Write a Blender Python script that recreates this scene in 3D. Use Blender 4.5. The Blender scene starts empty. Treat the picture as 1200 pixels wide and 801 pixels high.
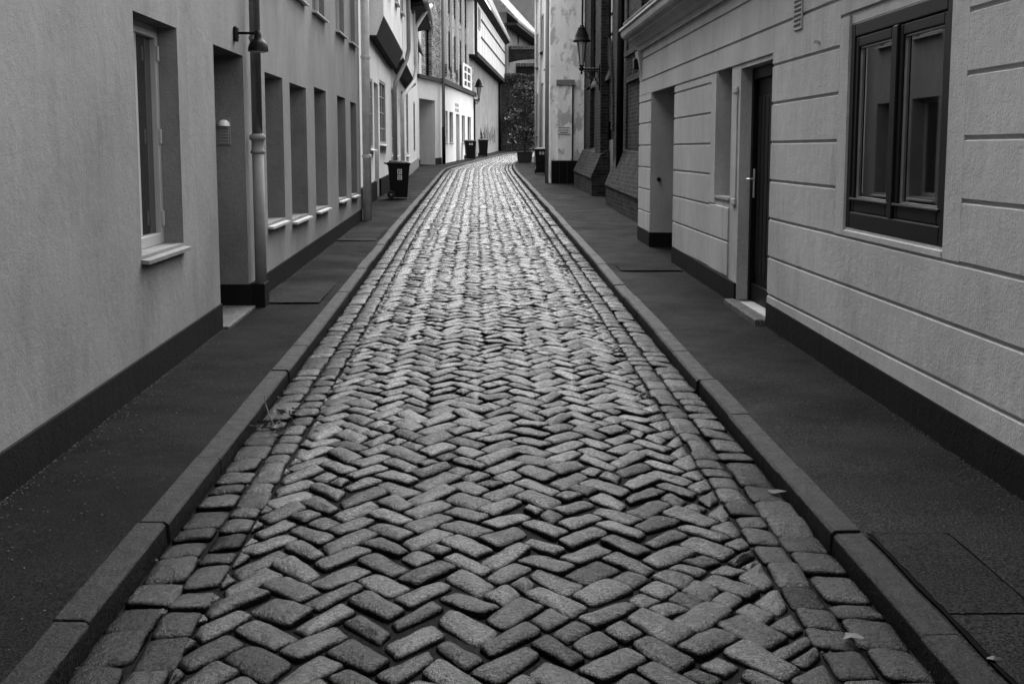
import bpy, math, random
from mathutils import Vector, noise
random.seed(7)
C = bpy.data.collections.new('street'); bpy.context.scene.collection.children.link(C)
SC = bpy.context.scene

# ------------------------------------------------------------------ camera geometry
F = 1600.; CX, CY = 600., 400.5; H = 1.65
PITCH = math.atan((CY-175)/F)
def raw(px, py):
    x = (px-CX)/F; yv = -(py-CY)/F; c, s = math.cos(PITCH), math.sin(PITCH)
    return (x, c+s*yv, -s+c*yv)
_d = raw(560, 175); YAW = math.atan2(_d[0], _d[1])
def ray(px, py):
    x, y, z = raw(px, py); c, s = math.cos(YAW), math.sin(YAW)
    return (x*c-y*s, x*s+y*c, z)
_d = ray(560, 153); S = _d[2]/_d[1]          # the street climbs gently away from the viewer
def zg(y): return S*y
def pav(y): return S*y+.095
def G(px, py, h=0.):
    d = ray(px, py); t = (H-h)/(S*d[1]-d[2]); return (d[0]*t, d[1]*t)

# ------------------------------------------------------------------ mesh building
class Fr:
    """vertical facade frame: u along, d outward, z up"""
    def __init__(s, a, b, side):
        s.a = Vector((a[0], a[1])); t = Vector((b[0]-a[0], b[1]-a[1])); s.L = t.length; s.t = t/s.L
        s.n = Vector((s.t.y, -s.t.x)) if side == 'L' else Vector((-s.t.y, s.t.x))
    def p(s, u, d, z):
        q = s.a+s.t*u+s.n*d; return (q.x, q.y, z)
    def W(s, px, py, off=0.):
        d = ray(px, py); A = s.a+s.n*off
        den = d[0]*s.n.x+d[1]*s.n.y; t = (A.x*s.n.x+A.y*s.n.y)/den
        q = Vector((d[0]*t, d[1]*t))-s.a
        return (q.dot(s.t), H+d[2]*t)
    def y(s, u): return s.a.y+s.t.y*u
    def g(s, u): return pav(s.y(u))

class MB:
    def __init__(s): s.v = []; s.f = []
    def poly(s, pts):
        i = len(s.v); s.v += [tuple(p) for p in pts]; s.f.append(tuple(range(i, i+len(pts)))); return s
    def hexa(s, b, t):
        i = len(s.v); s.v += [tuple(p) for p in b]+[tuple(p) for p in t]; n = len(b)
        s.f.append(tuple(range(i+n-1, i-1, -1))); s.f.append(tuple(range(i+n, i+2*n)))
        for k in range(n):
            m = (k+1) % n; s.f.append((i+k, i+m, i+n+m, i+n+k))
        return s
    def box(s, x0, x1, y0, y1, z0, z1):
        return s.hexa([(x0,y0,z0),(x1,y0,z0),(x1,y1,z0),(x0,y1,z0)], [(x0,y0,z1),(x1,y0,z1),(x1,y1,z1),(x0,y1,z1)])
    def fbox(s, fr, u0, u1, d0, d1, z0, z1, slope=False):
        a, b = (fr.g(u0), fr.g(u1)) if slope else (0, 0)
        return s.hexa([fr.p(u0,d0,z0+a), fr.p(u1,d0,z0+b), fr.p(u1,d1,z0+b), fr.p(u0,d1,z0+a)],
                      [fr.p(u0,d0,z1+a), fr.p(u1,d0,z1+b), fr.p(u1,d1,z1+b), fr.p(u0,d1,z1+a)])
    def tube(s, pts, r, n=10, cap=True):
        pts = [Vector(p) for p in pts]; rs = r if isinstance(r, (list, tuple)) else [r]*len(pts)
        i0 = len(s.v); ref = None
        for k, p in enumerate(pts):
            t = (pts[min(k+1, len(pts)-1)]-pts[max(k-1, 0)]).normalized()
            if ref is None: ref = t.orthogonal().normalized()
            a = (ref-t*ref.dot(t)).normalized(); b = t.cross(a); ref = a
            for j in range(n):
                w = 2*math.pi*j/n; s.v.append(tuple(p+(a*math.cos(w)+b*math.sin(w))*rs[k]))
        for k in range(len(pts)-1):
            for j in range(n):
                m = (j+1) % n; s.f.append((i0+k*n+j, i0+k*n+m, i0+(k+1)*n+m, i0+(k+1)*n+j))
        if cap:
            s.f.append(tuple(range(i0+n-1, i0-1, -1))); e = i0+(len(pts)-1)*n; s.f.append(tuple(range(e, e+n)))
        return s
    def lathe(s, c, prof, n=20):
        i0 = len(s.v)
        for r, z in prof:
            for j in range(n):
                w = 2*math.pi*j/n; s.v.append((c[0]+r*math.cos(w), c[1]+r*math.sin(w), c[2]+z))
        for k in range(len(prof)-1):
            for j in range(n):
                m = (j+1) % n; s.f.append((i0+k*n+j, i0+k*n+m, i0+(k+1)*n+m, i0+(k+1)*n+j))
        return s
    def build(s, name, mat, parent=None, smooth=False, bevel=0., base=None, auto=None, uv=True):
        o0 = Vector(base) if base is not None else (Vector(parent['_b']) if parent is not None and '_b' in parent else Vector((0,0,0)))
        me = bpy.data.meshes.new(name); me.from_pydata([(v[0]-o0.x, v[1]-o0.y, v[2]-o0.z) for v in s.v], [], s.f)
        me.validate()
        if uv:
            L = me.uv_layers.new(name='UVMap'); vs = me.vertices
            for p in me.polygons:
                n = p.normal
                if abs(n.z) > .75: ux, vx = Vector((1,0,0)), Vector((0,1,0))
                else: ux = Vector((-n.y, n.x, 0)).normalized(); vx = Vector((0,0,1))
                if abs(ux.y) > abs(ux.x):
                    if ux.y < 0: ux = -ux
                elif ux.x < 0: ux = -ux
                for li in p.loop_indices:
                    q = vs[me.loops[li].vertex_index].co; L.data[li].uv = (q.dot(ux), q.dot(vx))
        o = bpy.data.objects.new(name, me); C.objects.link(o)
        me.materials.append(mat)
        if smooth:
            for p in me.polygons: p.use_smooth = True
        if bevel:
            m = o.modifiers.new('b', 'BEVEL'); m.width = bevel; m.segments = 2; m.limit_method = 'ANGLE'; m.angle_limit = math.radians(40)
        if parent is not None: o.parent = parent; o['_b'] = tuple(o0)
        else: o.location = o0
        return o

def tag(o, label=None, cat=None, group=None, kind=None):
    if label: o['label'] = label
    if cat: o['category'] = cat
    if group: o['group'] = group
    if kind: o['kind'] = kind
    return o
def thing(name, label, cat, loc, group=None):
    o = bpy.data.objects.new(name, None); C.objects.link(o); o.location = loc; o['_b'] = tuple(loc); o.empty_display_size = .3
    return tag(o, label, cat, group)
def copy_tree(o, parent=None):
    c = o.copy(); C.objects.link(c)
    if parent is not None: c.parent = parent
    for ch in list(o.children): copy_tree(ch, c)
    return c

# ------------------------------------------------------------------ materials (all neutral greys)
def nodes(name):
    m = bpy.data.materials.new(name); m.use_nodes = True; nt = m.node_tree
    return m, nt, nt.nodes['Principled BSDF']
def N(nt, t, **kw):
    n = nt.nodes.new(t)
    for k, v in kw.items(): setattr(n, k, v)
    return n
def coord(nt, kind='Object', scale=(1,1,1)):
    tc = N(nt, 'ShaderNodeTexCoord'); mp = N(nt, 'ShaderNodeMapping'); mp.inputs['Scale'].default_value = scale
    nt.links.new(tc.outputs[kind], mp.inputs['Vector']); return mp.outputs['Vector']
def noise_n(nt, vec, scale, detail=6, rough=.6):
    n = N(nt, 'ShaderNodeTexNoise'); n.inputs['Scale'].default_value = scale; n.inputs['Detail'].default_value = detail
    n.inputs['Roughness'].default_value = rough; nt.links.new(vec, n.inputs['Vector']); return n.outputs['Fac']
def ramp(nt, fac, stops):
    r = N(nt, 'ShaderNodeValToRGB'); e = r.color_ramp.elements
    while len(e) < len(stops): e.new(.5)
    for k, (p, v) in enumerate(stops): e[k].position = p; e[k].color = (v, v, v, 1)
    nt.links.new(fac, r.inputs['Fac']); return r.outputs['Color']
def mul(nt, a, b, op='MULTIPLY'):
    m = N(nt, 'ShaderNodeMath', operation=op)
    for i, x in enumerate((a, b)):
        if isinstance(x, (int, float)): m.inputs[i].default_value = x
        else: nt.links.new(x, m.inputs[i])
    return m.outputs[0]
def bump(nt, bs, h, strength, dist):
    b = N(nt, 'ShaderNodeBump'); b.inputs['Strength'].default_value = strength; b.inputs['Distance'].default_value = dist
    nt.links.new(h, b.inputs['Height']); nt.links.new(b.outputs[0], bs.inputs['Normal'])
def plain(name, v, rough=.6, metal=0., var=.25, scale=6., spec=.5):
    m, nt, bs = nodes(name); vec = coord(nt)
    c = ramp(nt, noise_n(nt, vec, scale), [(.3, v*(1-var)), (.7, v*(1+var))]); nt.links.new(c, bs.inputs['Base Color'])
    bs.inputs['Roughness'].default_value = rough; bs.inputs['Metallic'].default_value = metal
    bs.inputs['Specular IOR Level'].default_value = spec
    return m
def plaster(name, v, grain=90., bs_=.35, stain=.22, streak=.15, patch=0., rough=.9, spec=.2, soft=0):
    m, nt, bs = nodes(name); vec = coord(nt)
    big = ramp(nt, noise_n(nt, vec, .9, 5, .65), [(.25, 1-stain), (.75, 1+stain*.5)])
    st = ramp(nt, noise_n(nt, coord(nt, 'Object', (5, 5, .35)), 1.6, 6, .7), [(.3, 1-streak), (.65, 1.03)])
    fine = ramp(nt, noise_n(nt, vec, grain, 3, .7), [(.3, .86), (.7, 1.12)])
    c = mul(nt, mul(nt, mul(nt, big, st), fine), v)
    if patch:
        pk = ramp(nt, noise_n(nt, coord(nt, 'Object', (1.5, 1.5, .8)), 1.7, 7, .65), [(.5, 1.), (.66 if soft else .56, 1-patch)])
        c = mul(nt, c, pk)
    nt.links.new(c, bs.inputs['Base Color']); bs.inputs['Roughness'].default_value = rough
    bs.inputs['Specular IOR Level'].default_value = spec
    h = mul(nt, mul(nt, noise_n(nt, vec, grain, 4, .7), 1.), mul(nt, noise_n(nt, vec, grain*.17, 4, .6), 1.4), 'ADD')
    bump(nt, bs, h, bs_, .012)
    return m
def brick(name, v, mort, bw=.25, rh=.075, var=.5, rough=.85, contrast=1.):
    m, nt, bs = nodes(name); uv = coord(nt, 'UV'); vec = coord(nt)
    b = N(nt, 'ShaderNodeTexBrick'); nt.links.new(uv, b.inputs['Vector'])
    b.inputs['Scale'].default_value = 1.; b.inputs['Brick Width'].default_value = bw; b.inputs['Row Height'].default_value = rh
    b.inputs['Mortar Size'].default_value = .008; b.inputs['Mortar Smooth'].default_value = .3
    for k, x in (('Color1', v*(1-var)), ('Color2', v*(1+var)), ('Mortar', mort)): b.inputs[k].default_value = (x, x, x, 1)
    st = ramp(nt, noise_n(nt, vec, 1.1, 7, .7), [(.3, .55), (.7, 1.3)])
    fi = ramp(nt, noise_n(nt, vec, 25, 4, .7), [(.3, .75), (.7, 1.2)])
    mx = mul(nt, mul(nt, b.outputs['Color'], st), fi); nt.links.new(mx, bs.inputs['Base Color'])
    bs.inputs['Roughness'].default_value = rough; bs.inputs['Specular IOR Level'].default_value = .06
    h = mul(nt, mul(nt, b.outputs['Fac'], -1.), mul(nt, noise_n(nt, vec, 40, 4), .4), 'ADD'); bump(nt, bs, h, .6, .01)
    return m
def glass(name, v=.004, rough=.04):
    m, nt, bs = nodes(name); bs.inputs['Base Color'].default_value = (v, v, v, 1)
    bs.inputs['IOR'].default_value = 1.75
    r = ramp(nt, noise_n(nt, coord(nt), 2.5, 4), [(.35, rough*.3), (.75, rough*.6)]); nt.links.new(r, bs.inputs['Roughness'])
    bump(nt, bs, noise_n(nt, coord(nt), 1.2, 1), .02, .01)
    return m
def asphalt(name, v, spec_v=.25):
    m, nt, bs = nodes(name); vec = coord(nt)
    big = ramp(nt, noise_n(nt, vec, .8, 6, .65), [(.3, .6), (.7, 1.5)])
    fine = ramp(nt, noise_n(nt, vec, 95, 3, .85), [(.4, .1), (.64, 3.2)])
    vo = N(nt, 'ShaderNodeTexVoronoi'); vo.inputs['Scale'].default_value = 34.; nt.links.new(vec, vo.inputs['Vector'])
    sel = ramp(nt, vo.outputs['Distance'], [(.05, 1.), (.13, 0.)])
    rnd = N(nt, 'ShaderNodeSeparateColor'); nt.links.new(vo.outputs['Color'], rnd.inputs[0])
    pick = ramp(nt, rnd.outputs[0], [(.86, 0.), (1., 1.)])
    c = mul(nt, mul(nt, mul(nt, big, fine), v), mul(nt, mul(nt, sel, pick), spec_v), 'ADD')
    nt.links.new(c, bs.inputs['Base Color'])
    rr = ramp(nt, noise_n(nt, vec, 1.7, 5), [(.35, .62), (.7, .85)]); nt.links.new(rr, bs.inputs['Roughness'])
    bs.inputs['Specular IOR Level'].default_value = .02
    h = mul(nt, noise_n(nt, vec, 140, 3, .8), mul(nt, noise_n(nt, vec, 9, 4), .9), 'ADD'); bump(nt, bs, h, .8, .012)
    return m
def granite(name, v, r0=.35, r1=.6, attr=None, bstr=.5, spec=.04):
    m, nt, bs = nodes(name); vec = coord(nt)
    sp = ramp(nt, noise_n(nt, vec, 95, 4, .8), [(.40, .18), (.5, .85), (.61, 2.5)])
    big = ramp(nt, noise_n(nt, vec, 9, 6, .75), [(.28, .55), (.72, 1.4)])
    f = mul(nt, sp, big)
    if attr:
        a = N(nt, 'ShaderNodeAttribute', attribute_name=attr); f = mul(nt, f, a.outputs['Fac'])
        hh = N(nt, 'ShaderNodeAttribute', attribute_name='edge'); f = mul(nt, f, hh.outputs['Fac'])
    nt.links.new(mul(nt, f, v), bs.inputs['Base Color'])
    rr = ramp(nt, noise_n(nt, vec, 14, 6, .75), [(.3, r0), (.7, r1)]); nt.links.new(rr, bs.inputs['Roughness'])
    if attr:
        sv = mul(nt, mul(nt, a.outputs['Fac'], hh.outputs['Fac']), mul(nt, ramp(nt, noise_n(nt, vec, 70, 4, .8), [(.35, .35), (.65, 1.5)]), spec))
        nt.links.new(sv, bs.inputs['Specular IOR Level'])
    else: bs.inputs['Specular IOR Level'].default_value = spec
    h = mul(nt, mul(nt, noise_n(nt, vec, 80, 4, .75), .45), mul(nt, noise_n(nt, vec, 20, 6, .7), 1.1), 'ADD'); bump(nt, bs, h, bstr, .014)
    return m
def leafmat(name, v):
    m, nt, bs = nodes(name)
    g = N(nt, 'ShaderNodeNewGeometry'); c = ramp(nt, g.outputs['Random Per Island'], [(0., v*.4), (.7, v), (1., v*2.2)])
    nt.links.new(c, bs.inputs['Base Color']); bs.inputs['Roughness'].default_value = .55; bs.inputs['Specular IOR Level'].default_value = .12
    return m
def tiles(name, v):
    m, nt, bs = nodes(name); uv = coord(nt, 'UV')
    b = N(nt, 'ShaderNodeTexBrick'); nt.links.new(uv, b.inputs['Vector']); b.inputs['Scale'].default_value = 1.
    b.inputs['Brick Width'].default_value = .22; b.inputs['Row Height'].default_value = .33; b.inputs['Mortar Size'].default_value = .02
    for k, x in (('Color1', v*.75), ('Color2', v*1.25), ('Mortar', v*.3)): b.inputs[k].default_value = (x, x, x, 1)
    st = ramp(nt, noise_n(nt, coord(nt), 1.2, 6), [(.3, .7), (.7, 1.2)])
    nt.links.new(mul(nt, b.outputs['Color'], st), bs.inputs['Base Color']); bs.inputs['Roughness'].default_value = .85; bs.inputs['Specular IOR Level'].default_value = .15
    bump(nt, bs, b.outputs['Fac'], -.6, .03)
    return m

M = dict(
    wallL=plaster('grey_render', .185, 85, .42, .3, .08, .16, soft=1),
    wallR=plaster('rough_cast_render', .45, 70, .45, .25, .1, .12, soft=1),
    white=plaster('whitewash', .74, 60, .3, .12, .14),
    pale=plaster('pale_render', .74, 60, .3, .15, .15),
    cream=plaster('aged_render', .72, 60, .35, .2, .2),
    peel=plaster('peeling_render', .95, 50, .5, .14, .12, .42),
    grimy=plaster('grimy_render', .3, 40, .5, .35, .3),
    tower=plaster('tower_render', .22, 30, .4, .25, .2),
    plinth=plaster('plinth_paint', .011, 60, .4, .3, .3, 0., .75, .05),
    plinthR=plaster('plinth_paint_grey', .014, 60, .4, .3, .3, 0., .75, .05),
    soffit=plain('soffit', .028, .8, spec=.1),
    brickD=brick('dark_brick', .022, .055, var=.5), brickM=brick('brick', .22, .5, var=.8), brickL=brick('light_brick', .07, .14, .5, .15, .6), brickA=brick('arch_brick', .028, .055),
    glass=glass('window_glass'), glassL=glass('pale_glass', .05, .06),
    black=plain('black_paint', .004, .4, spec=.12), iron=plain('cast_iron', .006, .5, 0., spec=.12), dark=plain('dark_window_paint', .005, .5, var=.2, spec=.1),
    door=plain('door_paint', .004, .5, spec=.1), wframe=plain('white_frame', .33, .4, var=.06), zinc=plain('zinc', .22, .35, .85, .2, 9),
    zincP=plain('painted_pipe', .19, .8, 0, .12, spec=.1), lightpipe=plain('pale_pipe', .5, .5, 0, .15), sill=plain('zinc_sill', .4, .38, .3, .15, 12), sillD=plain('dark_sill', .2, .4, .4),
    steel=plain('steel', .6, .28, .9, .1), plastic=plain('bin_plastic', .006, .5, 0, .2, spec=.12), plastic2=plain('bin_plastic_grey', .008, .5, 0, .2, spec=.15),
    sticker=plain('sticker', .7, .5, 0, .05), ink=plain('ink', .05, .6), rubber=plain('rubber', .015, .8),
    setts=granite('setts', .010, .12, .33, 'tone', .7, .17), kerb=granite('kerb_granite', .008, .38, .6, None, .6, .05), step=granite('step_stone', .09, .5, .7),
    sand=asphalt('joint_sand', .0035, .02), asph=asphalt('asphalt', .0050, .05), asphR=asphalt('asphalt_worn', .011, .08), asphP=asphalt('asphalt_patch', .0085, .07), asphL=asphalt('worn_asphalt', .010, .1),
    leaf=leafmat('leaf', .085), ivy=leafmat('ivy_leaf', .06), bark=plain('bark', .05, .9), wood=plain('tub_wood', .03, .7),
    tile=tiles('roof_tiles', .3), tile2=tiles('dark_roof_tiles', .16), boards=plain('white_boards', .6, .5, 0, .08), grit=plain('grit', .07, .9, spec=.05), joint=plain('dark_joint', .002, .9, spec=.02), paper=plain('paper', .03, .8), dry=plain('dry_leaf', .045, .7, spec=.1),
    lampglass=glass('lamp_glass', .25, .1), brushed=plain('brushed', .3, .35, .6))

# ------------------------------------------------------------------ facade helpers
def facade(fr, u0, u1, ztop, holes, depth=.25, back=7., base=-.6, frontd=0.):
    """front sheet with openings and reveals, end walls, back wall"""
    mb = MB(); us = sorted({u0, u1, *[h[0] for h in holes], *[h[1] for h in holes]})
    zb = zg(fr.y(u0))+base
    zs = sorted({zb, ztop, *[h[2] for h in holes], *[h[3] for h in holes]})
    for a, b in zip(us, us[1:]):
        for c, d in zip(zs, zs[1:]):
            um, zm = (a+b)/2, (c+d)/2
            if any(h[0] < um < h[1] and h[2] < zm < h[3] for h in holes): continue
            mb.poly([fr.p(a,frontd,c), fr.p(b,frontd,c), fr.p(b,frontd,d), fr.p(a,frontd,d)])
    for h in holes:
        a, b, c, d = h[:4]; dp = -(h[4] if len(h) > 4 else depth)
        mb.poly([fr.p(a,frontd,c), fr.p(a,frontd,d), fr.p(a,dp,d), fr.p(a,dp,c)])
        mb.poly([fr.p(b,frontd,c), fr.p(b,dp,c), fr.p(b,dp,d), fr.p(b,frontd,d)])
        mb.poly([fr.p(a,frontd,d), fr.p(b,frontd,d), fr.p(b,dp,d), fr.p(a,dp,d)])
        mb.poly([fr.p(a,frontd,c), fr.p(a,dp,c), fr.p(b,dp,c), fr.p(b,frontd,c)])
    for u in (u0, u1): mb.poly([fr.p(u,frontd,zb), fr.p(u,-back,zb), fr.p(u,-back,ztop), fr.p(u,frontd,ztop)])
    mb.poly([fr.p(u0,-back,zb), fr.p(u1,-back,zb), fr.p(u1,-back,ztop), fr.p(u0,-back,ztop)])
    return mb
def roof(fr, u0, u1, z, back=7., rise=4., over=.35, mat='tile2', parent=None, th=.14):
    mb = MB(); m = -back/2
    for d0, d1, z0, z1 in ((over, m, z-.02, z+rise), (-back-over, m, z-.02, z+rise)):
        mb.hexa([fr.p(u0,d0,z0), fr.p(u1,d0,z0), fr.p(u1,d1,z1), fr.p(u0,d1,z1)],
                [fr.p(u0,d0,z0+th), fr.p(u1,d0,z0+th), fr.p(u1,d1,z1+th), fr.p(u0,d1,z1+th)])
    for u in (u0+.01, u1-.01): mb.poly([fr.p(u,0,z), fr.p(u,-back,z), fr.p(u,m,z+rise-.02)])
    return mb.build('roof', M[mat], parent)
def window(fr, parent, u0, u1, z0, z1, d, mat, cols=2, rows=1, w=.07, th=.07, glassm='glass', bar=.03, trans=0., sill=None, name='window'):
    mb = MB()
    mb.fbox(fr, u0, u0+w, d, d+th, z0, z1); mb.fbox(fr, u1-w, u1, d, d+th, z0, z1)
    mb.fbox(fr, u0+w, u1-w, d, d+th, z0, z0+w); mb.fbox(fr, u0+w, u1-w, d, d+th, z1-w, z1)
    for k in range(1, cols):
        u = u0+(u1-u0)*k/cols; mb.fbox(fr, u-w*.55, u+w*.55, d-.002, d+th-.012, z0+w, z1-w)
    for k in range(1, rows):
        z = z0+(z1-z0)*k/rows; mb.fbox(fr, u0+w, u1-w, d+.004, d+th-.02, z-bar/2, z+bar/2)
    if trans: mb.fbox(fr, u0+w, u1-w, d-.004, d+th-.006, z0+(z1-z0)*trans-w*.5, z0+(z1-z0)*trans+w*.5)
    o = mb.build(name, M[mat], parent, bevel=.006)
    g = MB().fbox(fr, u0+w*.5, u1-w*.5, d+.012, d+.022, z0+w*.5, z1-w*.5).build('pane', M[glassm], o)
    if sill:
        sm, out, ov, drop = sill
        s = MB()
        s.hexa([fr.p(u0-ov,d,z0-.035), fr.p(u1+ov,d,z0-.035), fr.p(u1+ov,out,z0-.035-drop), fr.p(u0-ov,out,z0-.035-drop)],
               [fr.p(u0-ov,d,z0-.002), fr.p(u1+ov,d,z0-.002), fr.p(u1+ov,out,z0-.012-drop), fr.p(u0-ov,out,z0-.012-drop)])
        s.build('sill', M[sm], o)
    return o
def plinth(fr, segs, h, out, mat, parent, name='plinth', depth=.0):
    for a, b in segs: o = MB().fbox(fr, a, b, -depth, out, -.3, h, slope=True).build(name, M[mat], parent, bevel=.008)
    return o
def rect(fr, x0, y0t, x1, y1t, yb0=None, yb1=None):
    """u0,u1 and top (and bottom) from measured corners on the facade plane"""
    ua, za = fr.W(x0, y0t); ub, zb = fr.W(x1, y1t)
    r = [min(ua, ub), max(ua, ub), (za+zb)/2]
    return r

# ------------------------------------------------------------------ street setting
def interp(tab, y):
    if y <= tab[0][0]: return tab[0][1]
    for (a, x0), (b, x1) in zip(tab, tab[1:]):
        if y <= b:
            t = (y-a)/(b-a); return x0+(x1-x0)*t
    return tab[-1][1]+(y-tab[-1][0])*(tab[-1][1]-tab[-2][1])/(tab[-1][0]-tab[-2][0])
LT = [(-8,-1.235),(12,-1.235),(22,-1.29),(48,-1.30),(53,-1.32),(57,-1.28),(60.5,-1.1),(64,-.8),(69,-.4),(74.5,.02),(84,.85),(94,1.76),(101,2.75),(110,4.3),(120,6.4)]
RT = [(-8,1.365),(12,1.37),(25,1.40),(52,1.42),(58,1.46),(63,1.58),(68,1.74),(72,1.95),(76,2.35),(80,2.9),(86,3.75),(94,4.8),(101,5.7),(110,7.3),(120,9.4)]
def smooth_tab(tab):
    ys = [-8+.5*k for k in range(257)]; xs = [interp(tab, y) for y in ys]
    for _ in range(12): xs = [xs[0]]+[(xs[i-1]+2*xs[i]+xs[i+1])/4 for i in range(1, len(xs)-1)]+[xs[-1]]
    return list(zip(ys, xs))
LT, RT = smooth_tab(LT), smooth_tab(RT)
def tabx(tab, y):
    k = max(0, min(len(tab)-2, int((y+8)/.5))); (a, x0), (b, x1) = tab[k], tab[k+1]; return x0+(x1-x0)*(y-a)/(b-a)
def xl(y): return tabx(LT, y)
def xr(y): return tabx(RT, y)
def crown(x, y):
    a, b = xl(y), xr(y); t = (x-(a+b)/2)/((b-a)/2); return .03+.058*(1-t*t)+zg(y)
g = MB(); R_ = 600.
g.poly([(-R_,-R_,zg(-R_)-.25), (R_,-R_,zg(-R_)-.25), (R_,R_,zg(R_)-.25), (-R_,R_,zg(R_)-.25)])
tag(g.build('ground', M['asph']), kind='structure')
# joint bed under the setts
b = MB(); ys = [-6+.5*k for k in range(236)]; nx = 8
for y in ys:
    for i in range(nx+1):
        x = xl(y)+(xr(y)-xl(y))*i/nx; b.v.append((x, y, crown(x, y)-.012))
for j in range(len(ys)-1):
    for i in range(nx): k = j*(nx+1)+i; b.f.append((k, k+1, k+nx+2, k+nx+1))
tag(b.build('road_bed', M['sand']), kind='structure')

# setts: herringbone field with two gutter rows along each kerb
W0 = 2.69; GUT1, GUT2 = .18, .145
CV, CF, TONE, EDGE = [], [], [], []
def offset_poly(p, d):
    n = len(p); out = []
    for i in range(n):
        a, b_, c = p[i-1], p[i], p[(i+1) % n]
        e1 = (b_-a).normalized(); e2 = (c-b_).normalized()
        n1 = Vector((-e1.y, e1.x)); n2 = Vector((-e2.y, e2.x))
        den = 1+n1.dot(n2)
        if den < .15: return None
        out.append(b_+(n1+n2)*(d/den))
    return out
def area(p): return .5*sum(p[i-1].x*p[i].y-p[i].x*p[i-1].y for i in range(len(p)))
def chaikin(p, t=.25):
    o = []
    for i in range(len(p)):
        a, b_ = p[i], p[(i+1) % len(p)]; o += [a.lerp(b_, t), a.lerp(b_, 1-t)]
    return o
def clip(p, x, keep_less):
    o = []
    for i in range(len(p)):
        a, b_ = p[i-1], p[i]; ia = (a.x < x) == keep_less; ib = (b_.x < x) == keep_less
        if ia != ib: t = (x-a.x)/(b_.x-a.x); o.append(a.lerp(b_, t))
        if ib: o.append(b_)
    return o
def clean(p):
    q = []
    for v in p:
        if not q or (v-q[-1]).length > .018: q.append(v)
    if len(q) > 2 and (q[0]-q[-1]).length < .018: q.pop()
    return q
def stone(poly, joint=.0062, tm=1.):
    """poly in street coords (u across from centre, v along)"""
    poly = clean(poly)
    if len(poly) < 3: return
    if area(poly) < 0: poly = poly[::-1]
    if area(poly) < .0022: return
    v0 = poly[0].y
    near = v0 < 16
    P0 = offset_poly(poly, joint); tiny = False
    if not P0 or area(P0) < .45*area(poly):
        c0 = sum(poly, Vector((0, 0)))/len(poly); P0 = [c0+(q-c0)*.8 for q in poly]; tiny = True
    if area(P0) < .0016: return
    tiny = tiny or area(P0) < .004
    hh = random.uniform(.8, 1.2)
    ins = [0, .0015, .0065, .016, .034] if near else [0, .004, .016, .034]
    zz = [-.035, -.004, .0022, .0068, .0118] if near else [-.03, -.004, .006, .0118]
    rings = []
    tx, ty = random.gauss(0, .042), random.gauss(0, .042); dz = random.gauss(0, .0022)
    cen = sum(P0, Vector((0, 0)))/len(P0)
    # irregular edge: add midpoints with wobble
    mids = [random.gauss(0, .0032) for _ in P0]
    A0 = area(P0); ok = True
    ph = random.uniform(0, 50)
    for i_, (ii, z) in enumerate(zip(ins, zz)):
        Q = offset_poly(P0, ii) if ii else P0
        if tiny: ct = sum(P0, Vector((0, 0)))/len(P0); Q = [q.lerp(ct, min(.6, ii*14)) for q in P0]
        if not Q or area(Q) < .10*A0 or area(Q) <= 0:
            prev = rings[-1][0]; c2 = sum(prev, Vector((0, 0)))/len(prev); Q2 = [q.lerp(c2, .35) for q in prev]; rings.append((Q2, z)); continue
        B = []
        for k in range(len(Q)):
            a, c = Q[k], Q[(k+1) % len(Q)]; m = a.lerp(c, .5)+Vector((c.y-a.y, a.x-c.x)).normalized()*mids[k]; B += [a, m]
        Q2 = chaikin(B, .2)
        if near: Q2 = chaikin(Q2, .25)
        rings.append((Q2, z))
    tone = max(.5, min(1.6, random.gauss(1., .27)))*tm
    base = len(CV); n = len(rings[0][0])
    def put(q, z, e):
        y = q.y; s = (xr(y)-xl(y))/W0; x = (xl(y)+xr(y))/2+q.x*s
        rel = q-cen; zt = z*hh+dz+(rel.x*tx+rel.y*ty if z > -.02 else 0)
        if z > 0: zt += .0055*noise.noise(Vector((x*13, y*13, ph)))
        CV.append((x, y, crown(x, y)+zt)); TONE.append(tone); EDGE.append(e)
    for k, (r, z) in enumerate(rings):
        e = [.05, .2, .62, 1., 1.][k]  # joint shading painted in: stone sides darken down into the joints
        for q in r: put(q, z, e)
    cc = sum(rings[-1][0], Vector((0, 0)))/n
    put(cc, zz[-1]+.0045, 1.)
    ci = len(CV)-1
    for k in range(len(rings)-1):
        for j in range(n):
            m = (j+1) % n; CF.append((base+k*n+j, base+k*n+m, base+(k+1)*n+m, base+(k+1)*n+j))
    k = len(rings)-1
    for j in range(n): CF.append((base+k*n+j, base+k*n+(j+1) % n, ci))
YS, YE = 1.2, 108.
half = W0/2; inner = half-GUT1-GUT2
cw = .113; YSC = 1.36; r2 = math.sqrt(.5)
def jit(i, j):
    rr = random.Random(i*7919+j*104729+5); return Vector((rr.gauss(0, .013), rr.gauss(0, .013)))
def grid(i, j):   # (1,1) runs along the street
    q = Vector(((i-j)*cw*r2, (i+j)*cw*r2*YSC))+jit(i, j)
    w1 = Vector((q.x*1.5, q.y*1.7, 0.)); q += Vector((noise.noise(w1), noise.noise(w1+Vector((9, 4, 2)))))*.04; return q
nmax = int(YE/(cw*r2*YSC))+4
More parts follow.
